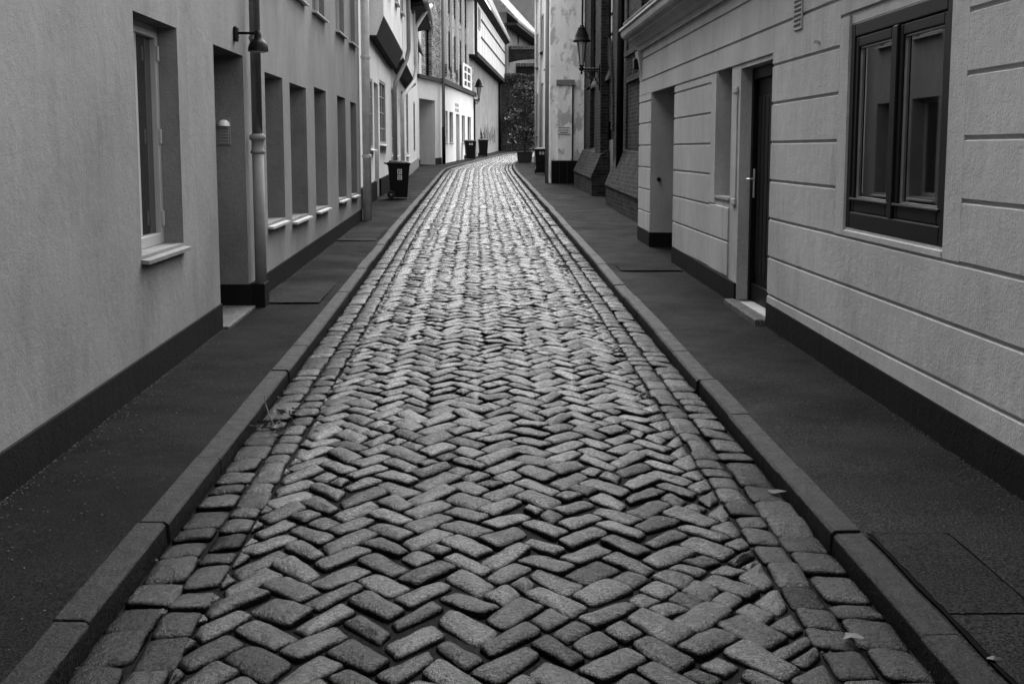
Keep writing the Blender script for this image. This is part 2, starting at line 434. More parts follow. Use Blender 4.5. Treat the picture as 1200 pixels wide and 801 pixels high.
for s_ in range(int(YS/(cw*r2*YSC)), nmax):
    for dd in range(-20, 21):
        if (s_+dd) % 2: continue
        i, j = (s_+dd)//2, (s_-dd)//2; k = (i-j) % 4
        if k == 0: T = [(i,j),(i+2,j),(i+2,j+1),(i,j+1)]
        elif k == 3: T = [(i,j),(i+1,j),(i+1,j+2),(i,j+2)]
        else: continue
        p = [grid(*t) for t in T]
        ed = inner+.004
        p = clip(p, ed, True); 
        if len(p) > 2: p = clip(p, -ed, False)
        if len(p) > 2:
            if random.random() < .13 and (p[0]-p[2]).length > .2 and len(p) == 4:   # split stones
                L1 = (p[1]-p[0]).length; L2 = (p[3]-p[0]).length
                t = random.uniform(.4, .6)
                if L1 > L2:
                    a, c = p[0].lerp(p[1], t), p[3].lerp(p[2], t); stone([p[0], a, c, p[3]]); stone([a, p[1], p[2], c])
                else:
                    a, c = p[0].lerp(p[3], t), p[1].lerp(p[2], t); stone([p[0], p[1], c, a]); stone([a, c, p[2], p[3]])
            else: stone(p)
for sgn in (-1, 1):
    for (a, w, ln) in ((half, GUT1, .235), (half-GUT1, GUT2, .215)):
        y = YS; 
        while y < YE:
            l = ln*random.uniform(.72, 1.25); a0, a1 = sgn*(a+.001), sgn*(a-w-.004-random.gauss(0, .006))
            sk = random.gauss(0, .012)
            stone([Vector((a0, y+sk)), Vector((a1, y-sk*.4)), Vector((a1, y+l-sk)), Vector((a0, y+l+sk*.4))], .0062, .62); y += l
me = bpy.data.meshes.new('cobbled_road'); me.from_pydata(CV, [], CF); me.materials.append(M['setts'])
for nm, arr in (('tone', TONE), ('edge', EDGE)):
    a = me.attributes.new(nm, 'FLOAT', 'POINT'); a.data.foreach_set('value', arr)
me.polygons.foreach_set('use_smooth', [True]*len(me.polygons))
o = bpy.data.objects.new('cobbled_road', me); C.objects.link(o); tag(o, kind='structure')

# kerbs
def kerb(fx, sgn):
    mb = MB(); y = -6.
    while y < 112:
        l = random.uniform(.95, 1.3) if y < 55 else random.uniform(.8, 1.)
        y0, y1 = y+.004, y+l-.004; n = 1 if y < 50 else 2; dz = random.gauss(0, .003); dx = random.gauss(0, .004)
        for q in range(n):
            a, c = y0+(y1-y0)*q/n, y0+(y1-y0)*(q+1)/n; pts = []
            for yy in (a, c):
                sl = (fx(yy+.2)-fx(yy-.2))/.4; nn = Vector((1, -sl)).normalized()*sgn
                x = fx(yy)+dx; zt = pav(yy)+.004+dz
                prof = [(-.004, -.2), (.012, zt-.012-zg(yy)), (.026, zt-zg(yy)), (.128, zt+.002-zg(yy)), (.128, -.2)]
                pts.append([(x+nn.x*d, yy+nn.y*d, zg(yy)+h) for d, h in prof])
            A, B = pts if sgn > 0 else pts[::-1]
            mb.hexa(A[::-1], B[::-1])
        y += l
    return mb.build('kerb', M['kerb'], bevel=.006)
tag(kerb(xl, -1), kind='structure'); tag(kerb(xr, 1), kind='structure')
# pavements: fine sheet with slight unevenness
def pavement(fx, sgn, wid, mat='asph'):
    mb = MB(); ys = []; y = -7.
    while y < 113: ys.append(y); y += .25 if y < 25 else 1.
    nx = 14 
    for y in ys:
        for i in range(nx+1):
            x = fx(y)+sgn*(.124+wid*i/nx); mb.v.append((x, y, pav(y)-.003+.010*noise.noise(Vector((x*1.3, y*1.1, 3*sgn)))*(i > 0)))
    for j in range(len(ys)-1):
        for i in range(nx):
            k = j*(nx+1)+i; f = (k, k+1, k+nx+2, k+nx+1); mb.f.append(f if sgn > 0 else f[::-1])
    return mb.build('pavement', M[mat], smooth=True)
tag(pavement(xl, -1, 2.6), kind='structure'); tag(pavement(xr, 1, 3.2, 'asphR'), kind='structure')
def patch(x0, x1, y0, y1, mat, h=.011):
    mb = MB(); n = 14; wob = lambda k: .003*math.sin(k*2.1)
    for i in range(n+1):
        for j in range(n+1):
            x = x0+(x1-x0)*i/n+wob(j)*(i in (0, n)); y = y0+(y1-y0)*j/n+wob(i+3)*(j in (0, n)); mb.v.append((x, y, pav(y)+h))
    for i in range(n):
        for j in range(n): k = i*(n+1)+j; mb.f.append((k, k+n+1, k+n+2, k+1))
    return tag(mb.build('pavement_patch', mat), kind='structure')
_px = G(1105, 627, .1); print('patch', _px, G(1200, 716, .1))
patch(1.505, _px[0]+.03, 2.2, _px[1]+.02, M['joint'], .0095)
patch(1.52, _px[0]+.016, 4.22, _px[1]+.006, M['asphP'], .0125); patch(1.52, _px[0]+.016, 2.22, 4.20, M['asphP'], .0125)
patch(-2.02, -1.45, 12.4, 14.0, M['asphL'])
patch(1.60, 2.3, 15.2, 16.0, M['asphL'])
patch(-2.02, -1.46, 19.5, 22, M['asphL'])

# ------------------------------------------------------------------ left townhouse
fl = Fr((-2.04, 0), (-2.04, 24), 'L')
t1 = thing('townhouse', 'long grey plaster townhouse filling the left side with deep window reveals and black plinth', 'house', (-2.04, 8, pav(8)))
def H4(fr, x0, y0, x1, y1, xb0, yb0, xb1, yb1, dep=.25):
    u0 = (fr.W(x0, y0)[0]+fr.W(xb0, yb0)[0])/2; u1 = (fr.W(x1, y1)[0]+fr.W(xb1, yb1)[0])/2
    zt = (fr.W(x0, y0)[1]+fr.W(x1, y1)[1])/2; zb = (fr.W(xb0, yb0)[1]+fr.W(xb1, yb1)[1])/2
    return [u0, u1, zb, zt, dep]
wb = H4(fl, 154.7, 10.5, 208, 35, 166.7, 301, 214, 284, .19)
dl = [fl.W(254, 200)[0], fl.W(288, 200)[0], pav(11)-.03, (fl.W(251.5, 52)[1]+fl.W(287.4, 67.4)[1])/2, .32]
lows = [H4(fl, 312.1, 84, 331.9, 93, 312, 263, 333.5, 255), H4(fl, 341.8, 97, 360, 104.5, 340, 257, 360, 251.6), H4(fl, 370.6, 102.4, 383, 107.8, 368, 246, 383, 241.7),
        H4(fl, 397, 111.5, 406, 116.8, 395, 234.5, 405, 231), H4(fl, 411.4, 119, 417.6, 122, 411, 228.5, 418.5, 226.5)]
zt_ = sum(h[3] for h in lows)/5
ups = []
for k, (px, py) in enumerate(((None, None), (352, -12), (375, 14), (398, 40), (412, 58))):
    if px is None: z0 = 3.9
    else: z0 = fl.W(px, py)[1]
    a = lows[k]; ups.append([a[0], a[1], z0, z0+1.75, .13])
zu = sum(u[2] for u in ups[1:])/4
for u in ups: u[2] = zu; u[3] = zu+1.75
ups += [[wb[0], wb[1], zu, zu+1.75, .13], [dl[0]-.1, dl[1]-.1, zu, zu+1.75, .13]]
print('L1', wb, dl, lows, 'zu', zu)
facade(fl, -12, 24, 6.4, [wb, dl]+lows+ups).build('wall', M['wallL'], t1)
roof(fl, -12, 24, 6.4, parent=t1, rise=2.5)
w = window(fl, t1, wb[0], wb[1], wb[2], wb[3], -.19, 'wframe', 2, 1, .075, .06, sill=('sillD', .05, .02, .015))
cu = MB()
for k in range(26):
    u = wb[0]+.1+(wb[1]-wb[0]-.2)*k/25; cu.tube([fl.p(u, -.235+.012*(k % 2), wb[2]+.12), fl.p(u, -.235+.012*(k % 2), wb[3]-.08)], .018, 6)
for k in (.12, .5, .88):
    MB().fbox(fl, wb[1]-.075, wb[1]-.045, -.13, -.112, wb[2]+(wb[3]-wb[2])*k-.05, wb[2]+(wb[3]-wb[2])*k+.05).build('hinge', M['wframe'], w, bevel=.004)
for h in lows: window(fl, t1, h[0], h[1], h[2], h[3], -.25, 'wframe', 2, 1, .06, .05, sill=('sill', .055, .015, .02))
for h in ups: window(fl, t1, h[0], h[1], h[2], h[3], -.13, 'wframe', 2, 1, .06, .06, trans=.65, sill=('sill', .06, .05, .015))
plinth(fl, [(-12, dl[0]), (dl[1]+.0, 24)], .205, .016, 'plinth', t1)
dpl = MB().fbox(fl, dl[1]-.012, dl[1], -.30, .0155, -.2, .205, slope=True); dpl.build('plinth', M['plinth'], t1)
# door and step
dd = MB(); dd.fbox(fl, dl[0], dl[1], -.34, -.30, pav(11)+.02, dl[3])
do = dd.build('door', M['door'], t1)
MB().lathe((0,0,0), [(0,.0)], 3)
kx = fl.p(dl[1]-.16, -.27, pav(12)+1.0)
MB().lathe(kx, [(.001,-.028), (.018,-.022), (.028,0), (.018,.022), (.001,.028)], 12).build('handle', M['steel'], do, smooth=True)
MB().fbox(fl, dl[0]+.01, dl[1]-.02, -.31, .06, -.2, .02, slope=True).build('doorstep', M['step'], t1, bevel=.01)
# intercom plate on the far door reveal
yj = fl.y(dl[1])-.002
def jamb(px, py): d = ray(px, py); t = yj/d[1]; return d[0]*t, H+d[2]*t
xa, za = jamb(256, 138); xb, zb = jamb(271, 170)
ic = MB().box(xa-.04, xb, yj-.012, yj-.001, zb, za).build('intercom', M['brushed'], t1, bevel=.003)
xm, zm = (xa+xb)/2+.0, (za+zb)/2-.03
for k in range(6): MB().box(xm-.045, xm+.035, yj-.020, yj-.0125, zm-.075+k*.026, zm-.062+k*.026).build('call_button', M['steel'], ic, bevel=.002)
MB().lathe((xm-.004, yj-.03, zm+.085), [(.055,-.01), (.05,.02), (.03,.04), (.001,.045)], 14).build('dome_light', M['sticker'], ic, smooth=True)
# downpipes
up = dl[1]+.155
zc = fl.W(301, 158, .09)[1]
pz = MB().tube([fl.p(up, .085, zc), fl.p(up, .085, 6.3)], .047, 16).build('downpipe', M['zinc'], t1, smooth=True)
MB().tube([fl.p(up, .085, pav(12)), fl.p(up, .085, zc-.07)], .052, 16).build('lower_pipe', M['zincP'], pz, smooth=True)
q = fl.p(up, .085, zc)
MB().lathe((q[0], q[1], zc-.17), [(.05,0), (.066,.01), (.066,.03), (.055,.04), (.055,.12), (.072,.13), (.072,.165), (.048,.18)], 16).build('collar', M['zincP'], pz, smooth=True)
MB().fbox(fl, dl[1]+.004, dl[1]+.27, .0, .14, -.2, .21, slope=True).build('pipe_plinth', M['plinth'], t1, bevel=.008)
for zz in (2.6, 4.4): MB().lathe((q[0], q[1], zz), [(.047,0), (.055,.005), (.055,.03), (.047,.035)], 14).build('bracket', M['zinc'], pz)
# pale pipe at far end
pe = MB().tube([fl.p(24.12, .10, pav(24)), fl.p(24.12, .10, 6.4)], .075, 12).build('downpipe', M['lightpipe'], t1, smooth=True)
qq = fl.p(24.12, .10, 0)
for zz in (1.5, 3.2, 5.): MB().lathe((qq[0], qq[1], zz), [(.075,0), (.088,.006), (.088,.05), (.075,.056)], 12).build('bracket', M['lightpipe'], pe)
# wall lamp
la_u, la_z = fl.W(274, 39); lp = fl.p(la_u, 0, la_z)
tl = thing('wall_lamp', 'small black dome lamp on a short arm above the left doorway', 'lamp', lp)
def wl(u, d, z): return fl.p(la_u+u, d, la_z+z)
MB().fbox(fl, la_u-.05, la_u+.05, .001, .035, la_z-.07, la_z+.055).build('base_plate', M['black'], tl, bevel=.015)
arm = .20
MB().tube([wl(0,.03,.0), wl(0,arm,0), wl(0,arm,.04)], .011, 8).build('arm', M['black'], tl, smooth=True)
sc_ = wl(0, arm, -.15)
MB().lathe(sc_, [(.086,0), (.084,.03), (.075,.06), (.058,.085), (.035,.105), (.030,.125), (.027,.165), (.001,.17)], 24).build('shade', M['black'], tl, smooth=True)
MB().lathe(sc_, [(.001,-.012), (.06,-.008), (.08,.002), (.08,.012), (.001,.012)], 20).build('diffuser', M['sticker'], tl, smooth=True)

# ------------------------------------------------------------------ right grooved house
fr_ = Fr((2.33, 0), (2.33, 19.8), 'R')
t2 = thing('plaster_house', 'low grooved plaster house on the right with a cornice and dark two-casement window', 'house', (2.33, 8, pav(8)))
wr = H4(fr_, 1121, 1, 998, 18, 1104.6, 288, 992, 267.6, .05)
wr[0], wr[1] = min(wr[:2]), max(wr[:2])
dr = [fr_.W(907.8, 70)[0], fr_.W(867, 150)[0], pav(11.3)+.06, (fr_.W(907.8, 68.4)[1]+fr_.W(869, 80.7)[1])/2, .14]
dr[0] = (fr_.W(907.8, 68)[0]+fr_.W(900, 340)[0])/2
ni = [fr_.W(857, 140)[0], fr_.W(840.5, 140)[0], fr_.W(838.5, 229)[1], (fr_.W(842, 78)[1]+fr_.W(858, 72)[1])/2, .22]
al = [fr_.W(791, 150)[0], fr_.W(764, 150)[0], pav(17)-.05, (fr_.W(765, 108.7)[1]+fr_.W(791.6, 99)[1])/2, .7]
lev = [fr_.W(1134, 74)[1], fr_.W(1130, 149)[1], fr_.W(1125, 223)[1], fr_.W(1120, 296)[1]]
lev2 = [fr_.W(x, y)[1] for x, y in ((912,76),(911,121),(909.5,167),(908,212),(907,257),(905,302))]
lev3 = [fr_.W(795, y)[1] for y in (114,146,177,207,238,268)]; lev5 = [fr_.W(757.6,73)[1], fr_.W(749,103)[1]]
print('R1', wr, dr, ni, al, '\n', lev, '\n', lev2, '\n', lev3, lev5)
zco = fr_.W(742, 62)[1]      # underside of cornice
print('cornice', zco, fr_.W(725, 37, .29))
facade(fr_, -12, 19.8, zco+.3, [wr, dr, ni, al], back=6.5).build('wall', M['wallR'], t2)
# rustication blocks standing proud of the wall
bk = MB(); PR = .014
def block(u0, u1, z0, z1, gap=.007, bv=.007):
    if u1-u0 < .05 or z1-z0 < .04: return
    a, b, c, d = u0+.0008, u1-.0008, z0+gap, z1-gap
    B = [fr_.p(a,.0005,c), fr_.p(b,.0005,c), fr_.p(b,.0005,d), fr_.p(a,.0005,d)]
    T = [fr_.p(a+.0008,PR,c+bv), fr_.p(b-.0008,PR,c+bv), fr_.p(b-.0008,PR,d-bv), fr_.p(a+.0008,PR,d-bv)]
    bk.hexa(B, T)
e_ = .002
LV = sorted(lev2, reverse=True); st = (LV[0]-LV[-1])/(len(LV)-1)
levels = [LV[0]+st*k for k in range(1, 9)][::-1]+LV+[LV[-1]-st*k for k in range(1, 4)]
levels = sorted(levels)
def zone(u0, u1, z0, z1):
    zs = [z0]+[z for z in levels if z0+.08 < z < z1-.08]+[z1]
    for c, d in zip(zs, zs[1:]): block(u0, u1, c, d)
U = lambda px, py=170: fr_.W(px, py)[0]
ztopw = zco
pl_z = lambda u: fr_.g(u)+.20
wl0, wl1 = U(1133), U(983)
zt2 = min(levels, key=lambda z: abs(z-lev5[1]))
zw = min(levels, key=lambda z: abs(z-(wr[2]-.05))); print('zw', zw, wr[2])
zone(-12, dr[0]-.012, pl_z(0)-.02, zw)
zone(-12, wl0, zw, ztopw)
block(wr[0], wr[1], zw, wr[2]-.052, .002, .003)
if ztopw-wr[3] > .12: zone(wl0, wl1, wr[3]+.06, ztopw)
block(wl0, wr[0]-.012, zw, wr[3]+.06, .004, .004); block(wr[1]+.012, wl1, zw, wr[3]+.06, .004, .004)
zone(wl1, dr[0]-.012, zw, ztopw)
zone(dr[0]-.012, 19.8, dr[3]+.03, ztopw)
un = U(834); zone(un, al[0]-.012, pl_z(14), dr[3]+.03)
zone(dr[1]+.42, un, pl_z(13), ni[2]-.08) if un-dr[1] > .5 else None
block(ni[1]+.01, un, ni[2]-.08, dr[3]+.03, .003, .004)
zone(al[1]+.012, 19.8, pl_z(18), al[3]+.02); 
zone(al[0]-.012, 19.8, al[3]+.02, dr[3]+.03) if dr[3]-al[3] > .1 else None
bk.build('rusticated_blocks', M['wallR'], t2)
# door console strip
MB().fbox(fr_, dr[1]+.10, dr[1]+.24, .0, .013, .95, dr[3]-zg(12)-.25, slope=True).build('door_pilaster', M['wallR'], t2, bevel=.012)
for ca, cb_, co_ in ((.89, .95, .022), (dr[3]-zg(12)-.31, dr[3]-zg(12)-.25, .022)): MB().fbox(fr_, dr[1]+.08, dr[1]+.26, .001, co_, ca, cb_, slope=True).build('console', M['wallR'], t2, bevel=.012)
plinth(fr_, [(-12, dr[0]), (dr[1], al[0]), (al[1], 19.8)], .195, .02, 'plinthR', t2)
MB().fbox(fr_, al[1]-.015, al[1], -.7, .0195, -.2, .195, slope=True).build('plinth', M['plinthR'], t2)
MB().fbox(fr_, 19.8, 19.82, -3, .0195, -.2, .195, slope=True).build('plinth', M['plinthR'], t2)
# cornice: stepped profile swept along the house, returned at the far corner
prof = [(0,-.06), (.05,-.06), (.05,.0), (.07,.012), (.10,.05), (.15,.085), (.17,.09), (.17,.12), (.235,.135), (.255,.16), (.265,.20), (.265,.235), (.29,.245), (.29,.275), (0,.33)]
cm = MB()
A = [fr_.p(-12,d+.001,zco+h) for d, h in prof]; B = [fr_.p(19.8+d,d+.001,zco+h) for d, h in prof]; E_ = [fr_.p(19.8+d,-3,zco+h) for d, h in prof]
cm.hexa(A, B); cm.hexa(B, E_)
cm.build('cornice', M['wallR'], t2)
# flared corner corbel below the cornice
fu = fr_; z1c, z0c = zco-.06, fr_.W(748, 101)[1]
MB().hexa([fu.p(19.5,.001,z0c), fu.p(19.802,.001,z0c), fu.p(19.802,.003,z0c), fu.p(19.5,.003,z0c)], [fu.p(19.5,.001,z1c), fu.p(19.83,.001,z1c), fu.p(19.83,.085,z1c), fu.p(19.5,.085,z1c)]).build('corbel', M['wallR'], t2)
rf = MB(); rf.hexa([fr_.p(-12,.24,zco+.335), fr_.p(20,.24,zco+.335), fr_.p(20,-6.5,zco+1.6), fr_.p(-12,-6.5,zco+1.6)], [fr_.p(-12,.24,zco+.36), fr_.p(20,.24,zco+.36), fr_.p(20,-6.5,zco+1.65), fr_.p(-12,-6.5,zco+1.65)])
rf.build('roof', M['tile2'], t2)
# big dark window
u0, u1, z0, z1 = wr[:4]; w = MB(); d0 = -.06
def ring(mb, a, b, c, d, wd, da, db, bot=None):
    bot = bot or wd
    mb.fbox(fr_, a, a+wd, da, db, c, d); mb.fbox(fr_, b-wd, b, da, db, c, d); mb.fbox(fr_, a+wd, b-wd, da, db, c, c+bot); mb.fbox(fr_, a+wd, b-wd, da, db, d-wd, d)
ring(w, u0+.002, u1-.002, z0+.002, z1-.002, .085, d0, .004, .10); um = (u0+u1)/2
w.fbox(fr_, um-.045, um+.045, d0, .010, z0+.102, z1-.087)
wo = w.build('window', M['dark'], t2, bevel=.008)
for a, b in ((u0+.087, um-.047), (um+.047, u1-.087)):
    c_ = MB(); ring(c_, a, b, z0+.104, z1-.089, .062, -.055, -.004, .085); c_.fbox(fr_, a, b, -.004, .012, z0+.17, z0+.19)
    cs = c_.build('casement', M['dark'], wo, bevel=.008)
    bd = MB(); ring(bd, a+.062, b-.062, z0+.189, z1-.151, .009, -.034, -.018); bd.build('glazing_bead', M['brushed'], wo)
    MB().fbox(fr_, a+.05, b-.05, -.036, -.030, z0+.18, z1-.14).build('pane', M['glass'], wo)
MB().hexa([fr_.p(u0+.002,-.05,z0-.05), fr_.p(u1-.002,-.05,z0-.05), fr_.p(u1-.002,.016,z0-.05), fr_.p(u0+.002,.016,z0-.05)], [fr_.p(u0+.002,-.05,z0+.0), fr_.p(u1-.002,-.05,z0+.0), fr_.p(u1-.002,.016,z0-.02), fr_.p(u0+.002,.016,z0-.02)]).build('sill', M['wallR'], wo)
# door with panels
a, b, c, d = dr[:4]
dm = MB(); dm.fbox(fr_, a, b, -.20, -.14, c-.05, d)
for k in range(7):
    pa = a+.14+(b-a-.28)*k/7; dm.fbox(fr_, pa+.008, pa+(b-a-.28)/7-.008, -.142, -.130, c+.25, d-.25)
dm.fbox(fr_, a, a+.09, -.14, -.10, c-.05, d); dm.fbox(fr_, b-.09, b, -.14, -.10, c-.05, d); dm.fbox(fr_, a+.09, b-.09, -.14, -.10, d-.1, d); dm.fbox(fr_, a+.09, b-.09, -.14, -.115, c, c+.16)
do = dm.build('door', M['door'], t2, bevel=.006)
hu, hz = fr_.W(891, 215, -.1); hu = b-.22
MB().fbox(fr_, hu-.022, hu+.022, -.10, -.088, hz-.13, hz+.12).build('handle_plate', M['steel'], do, bevel=.004)
MB().tube([fr_.p(hu,-.09,hz+.03), fr_.p(hu,-.03,hz+.03), fr_.p(hu-.13,-.03,hz+.03)], .011, 10).build('handle', M['steel'], do, smooth=True)
sp = MB().fbox(fr_, a+.0, b+.05, -.14, .10, -.2, .05, slope=True).build('doorstep', M['step'], t2, bevel=.012)
MB().fbox(fr_, ni[0], ni[1], -.24, -.215, ni[2], ni[3]).build('niche_back', M['soffit'], t2)
MB().fbox(fr_, ni[0], ni[1], -.22, .015, ni[2]-.02, ni[2]+.004).build('niche_sill', M['sill'], t2)
MB().fbox(fr_, al[0], al[1], -.74, -.69, pav(17)-.1, al[3]).build('passage_door', M['door'], t2)
# small fittings: bolt, vent, spot, wall peg
yb = fr_.y(al[1])-.001; d_ = ray(772, 210); t_ = yb/d_[1]
MB().tube([(d_[0]*t_, yb, H+d_[2]*t_), (d_[0]*t_, yb-.07, H+d_[2]*t_)], [.03, .02], 8).build('bolt', M['iron'], t2, smooth=True)
uv_, zv_ = fr_.W(939, 13); vb = MB(); vb.fbox(fr_, uv_-.12, uv_+.12, PR, PR+.012, zv_-.13, zv_+.2)
vo = vb.build('vent', M['sill'], t2)
for k in range(9): MB().fbox(fr_, uv_-.10, uv_+.10, PR+.013, PR+.016, zv_-.11+k*.034, zv_-.092+k*.034).build('vent_slot', M['black'], vo)
uq, zq = fr_.W(751.5, 74); MB().fbox(fr_, uq-.1, uq+.12, PR, PR+.10, zq-.09, zq+.06).build('spot_light', M['black'], t2, bevel=.02)
uq, zq = fr_.W(963, 49); MB().tube([fr_.p(uq,.0,zq), fr_.p(uq,.06,zq)], .014, 8).build('wall_peg', M['steel'], t2)

# ------------------------------------------------------------------ left row beyond the townhouse
fa = Fr((-2.36, 24), (-2.36, 38.0), 'L')
ta = thing('jettied_house', 'pale old house with jettied upper storey over a dark soffit just past the grey townhouse', 'house', (-2.36, 30, pav(30)))
def HP(fr, x0, x1, yt, yb, dep=.12):
    u0, u1 = sorted((fr.W(x0, (yt+yb)/2)[0], fr.W(x1, (yt+yb)/2)[0])); return [u0, u1, fr.W((x0+x1)/2, yb)[1], fr.W((x0+x1)/2, yt)[1], dep]
h1 = HP(fa, 431.5, 437, 92, 174); h2 = HP(fa, 445, 452, 96, 169); h3 = HP(fa, 438.8, 443.6, 98, 226, .3)
h3[2] = pav(31)
facade(fa, .0, 14, 6.6, [h1, h2, h3]).build('wall', M['pale'], ta)
for h in (h1, h2): window(fa, ta, h[0], h[1], h[2], h[3], -.08, 'wframe', 2, 4, .06, .07, sill=('lightpipe', .10, .06, .02))
MB().fbox(fa, h3[0], h3[1], -.33, -.28, pav(30)-.1, h3[3]).build('door', M['dark'], ta)
plinth(fa, [(0, h3[0]), (h3[1], 14)], .42, .05, 'plinth', ta)
roof(fa, 0, 14, 6.6, parent=ta, over=.5, rise=2)
def jetty(fr, u0, u1, out, zi0, zo0, zi1, zo1, ztop, parent, mat):
    """projecting storey with coved dark soffit"""
    b = MB()
    b.poly([fr.p(u0,out,zo0), fr.p(u1,out,zo1), fr.p(u1,out,ztop), fr.p(u0,out,ztop)])
    for u, zi, zo in ((u0,zi0,zo0), (u1,zi1,zo1)): b.poly([fr.p(u,.0,zi), fr.p(u,out*.5,zi), fr.p(u,out,zo), fr.p(u,out,ztop), fr.p(u,.0,ztop)])
    b.poly([fr.p(u0,0,ztop), fr.p(u1,0,ztop), fr.p(u1,out,ztop), fr.p(u0,out,ztop)])
    o = b.build('jetty', mat, parent)
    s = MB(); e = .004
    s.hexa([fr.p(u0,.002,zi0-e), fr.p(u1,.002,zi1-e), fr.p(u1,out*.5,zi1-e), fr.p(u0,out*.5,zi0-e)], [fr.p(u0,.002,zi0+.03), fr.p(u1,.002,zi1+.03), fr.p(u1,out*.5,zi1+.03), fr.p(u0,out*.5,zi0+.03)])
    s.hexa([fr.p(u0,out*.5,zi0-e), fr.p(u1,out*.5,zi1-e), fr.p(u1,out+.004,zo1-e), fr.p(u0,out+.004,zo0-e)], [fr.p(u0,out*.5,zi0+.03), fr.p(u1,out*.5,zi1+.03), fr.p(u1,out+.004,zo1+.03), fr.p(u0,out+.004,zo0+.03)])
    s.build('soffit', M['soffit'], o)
    return o
fj = Fr((-2.04, 24), (-2.04, 48), 'L')
zA0 = fj.W(449.5, 20)[1]; uA0 = fj.W(449.5, 20)[0]; uA1, zA1 = fj.W(478, 72)
print('jetty', uA0, zA0, uA1, zA1)
ju = uA0
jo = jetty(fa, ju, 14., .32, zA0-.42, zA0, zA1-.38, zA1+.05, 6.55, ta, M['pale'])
for uu in (ju+1.6, ju+4.2, ju+6.6):
    jw = Fr((-2.04, 24), (-2.04, 48), 'L'); window(jw, ta, uu, uu+.9, zA0+.75, zA0+2.1, .004, 'wframe', 2, 3, .06, .03, name='window', sill=('lightpipe', .1, .04, .01))
# pipe that runs down the jetty, kicks back under it and down the wall
pu, pz_ = fj.W(475, 40)
pipe = [fj.p(pu,.09,6.5), fj.p(pu,.09,zA1+.25), fj.p(pu-.1,.04,zA1-.02), fa.p(pu-1.6,.12,zA1-.75), fa.p(pu-1.7,.10,zA1-.95), fa.p(pu-1.7,.10,pav(36))]
MB().tube(pipe, .06, 10).build('downpipe', M['zincP'], ta, smooth=True)

fb = Fr((-2.40, 38.0), (-2.46, 50.2), 'L')
tb = thing('narrow_house', 'narrow house with broad dark eaves between the jettied house and the brick house', 'house', (-2.4, 44, pav(44)))
hb = [HP(fb, 458, 465, 104, 182), HP(fb, 470.5, 473.5, 108, 178), HP(fb, 476, 478.5, 106, 182)]
facade(fb, .0, 12.2, 6.2, hb).build('wall', M['pale'], tb)
for h in hb: window(fb, tb, h[0], h[1], h[2], h[3], -.08, 'wframe' if h is not hb[1] else 'dark', 2, 4, .06, .07, sill=('lightpipe', .10, .06, .02))
plinth(fb, [(0, 12.2)], .4, .05, 'grimy', tb)
uB1, zB1 = fj.W(489.5, 102)
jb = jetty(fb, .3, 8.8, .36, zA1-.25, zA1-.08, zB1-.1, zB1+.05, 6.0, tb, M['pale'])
pu2 = fj.W(485, 60)[0]-14
pipe = [fb.p(pu2+.6,.95,6.25), fb.p(pu2+.3,.75,6.0), fb.p(pu2,.46,5.5), fb.p(pu2,.46,zB1+.45), fb.p(pu2-.3,.40,zB1+.05), fb.p(pu2-2.4,.14,zB1-.5), fb.p(pu2-2.5,.12,zB1-.75), fb.p(pu2-2.5,.12,pav(44))]
MB().tube(pipe, .065, 10).build('downpipe', M['lightpipe'], tb, smooth=True)
MB().tube([fb.p(pu2-.9,.45,6.), fb.p(pu2-.9,.45,zB1+.5)], .035, 8).build('cable_pipe', M['lightpipe'], tb, smooth=True)
# eave: wide dark box with gutter
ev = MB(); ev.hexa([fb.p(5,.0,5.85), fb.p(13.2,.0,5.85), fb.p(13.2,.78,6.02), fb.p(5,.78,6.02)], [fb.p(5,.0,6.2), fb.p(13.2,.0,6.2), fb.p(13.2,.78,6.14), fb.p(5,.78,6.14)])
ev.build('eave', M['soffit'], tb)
MB().tube([fb.p(4.9,.84,6.12), fb.p(10.4,.84,6.1)], .085, 12).build('gutter', M['zincP'], tb, smooth=True)
roof(fb, 0, 13.2, 6.2, parent=tb, over=.75, mat='tile', rise=2.5)
# narrow strip house
fc = Fr((-2.46, 50.2), (-2.62, 60.2), 'L')
tc = thing('strip_house', 'thin pale house front showing edge-on before the white garage entrance', 'house', (-2.5, 55, pav(55)))
hc = [HP(fc, 484.5, 486.5, 120, 178)]
facade(fc, 0, 10., 5.6, hc).build('wall', M['cream'], tc)
for h in hc: window(fc, tc, h[0], h[1], h[2], h[3], -.08, 'wframe', 2, 3, .06, .07)
plinth(fc, [(0, 10.)], .4, .05, 'grimy', tc); roof(fc, 0, 10, 5.6, parent=tc, over=.3)

# ------------------------------------------------------------------ brick house with white ground floor at the bend
f1 = Fr((-2.64, 60.2), (-1.73, 64.9), 'L'); f2 = Fr((-1.73, 64.9), (-.20, 81.7), 'L')
tf = thing('brick_house', 'brick house with white ground floor and pale pilasters where the street bends', 'house', (-1.73, 65, pav(65)))
gz = f1.W(503, 117)[1]
gu0, gu1 = f1.W(491.5, 160)[0], f1.W(510, 160)[0]
bz = (f1.W(492, 88)[1]+f1.W(515, 97)[1]+f2.W(520, 99)[1]+f2.W(554, 110)[1])/4
print('brick house band', bz, f1.W(492, 88), f1.W(515, 97), f2.W(520, 99), f2.W(554, 110))
facade(f1, 0, f1.L, bz, [[gu0, gu1, pav(61)-.1, gz, .8]]).build('ground_floor', M['white'], tf)
MB().fbox(f1, gu0, gu1, -.85, -.8, pav(61)-.1, gz).build('garage_door', M['soffit'], tf)
wn = []
for x0, x1, yt, yb in ((521, 524.8, 130, 167), (526.8, 531, 131.5, 167), (534.5, 538.6, 134, 184), (541.2, 545, 135.5, 167), (548, 552, 137, 168)):
    h = HP(f2, x0, x1, yt, yb, .22); wn.append(h)
wn[2][2] = f2.g(wn[2][0])
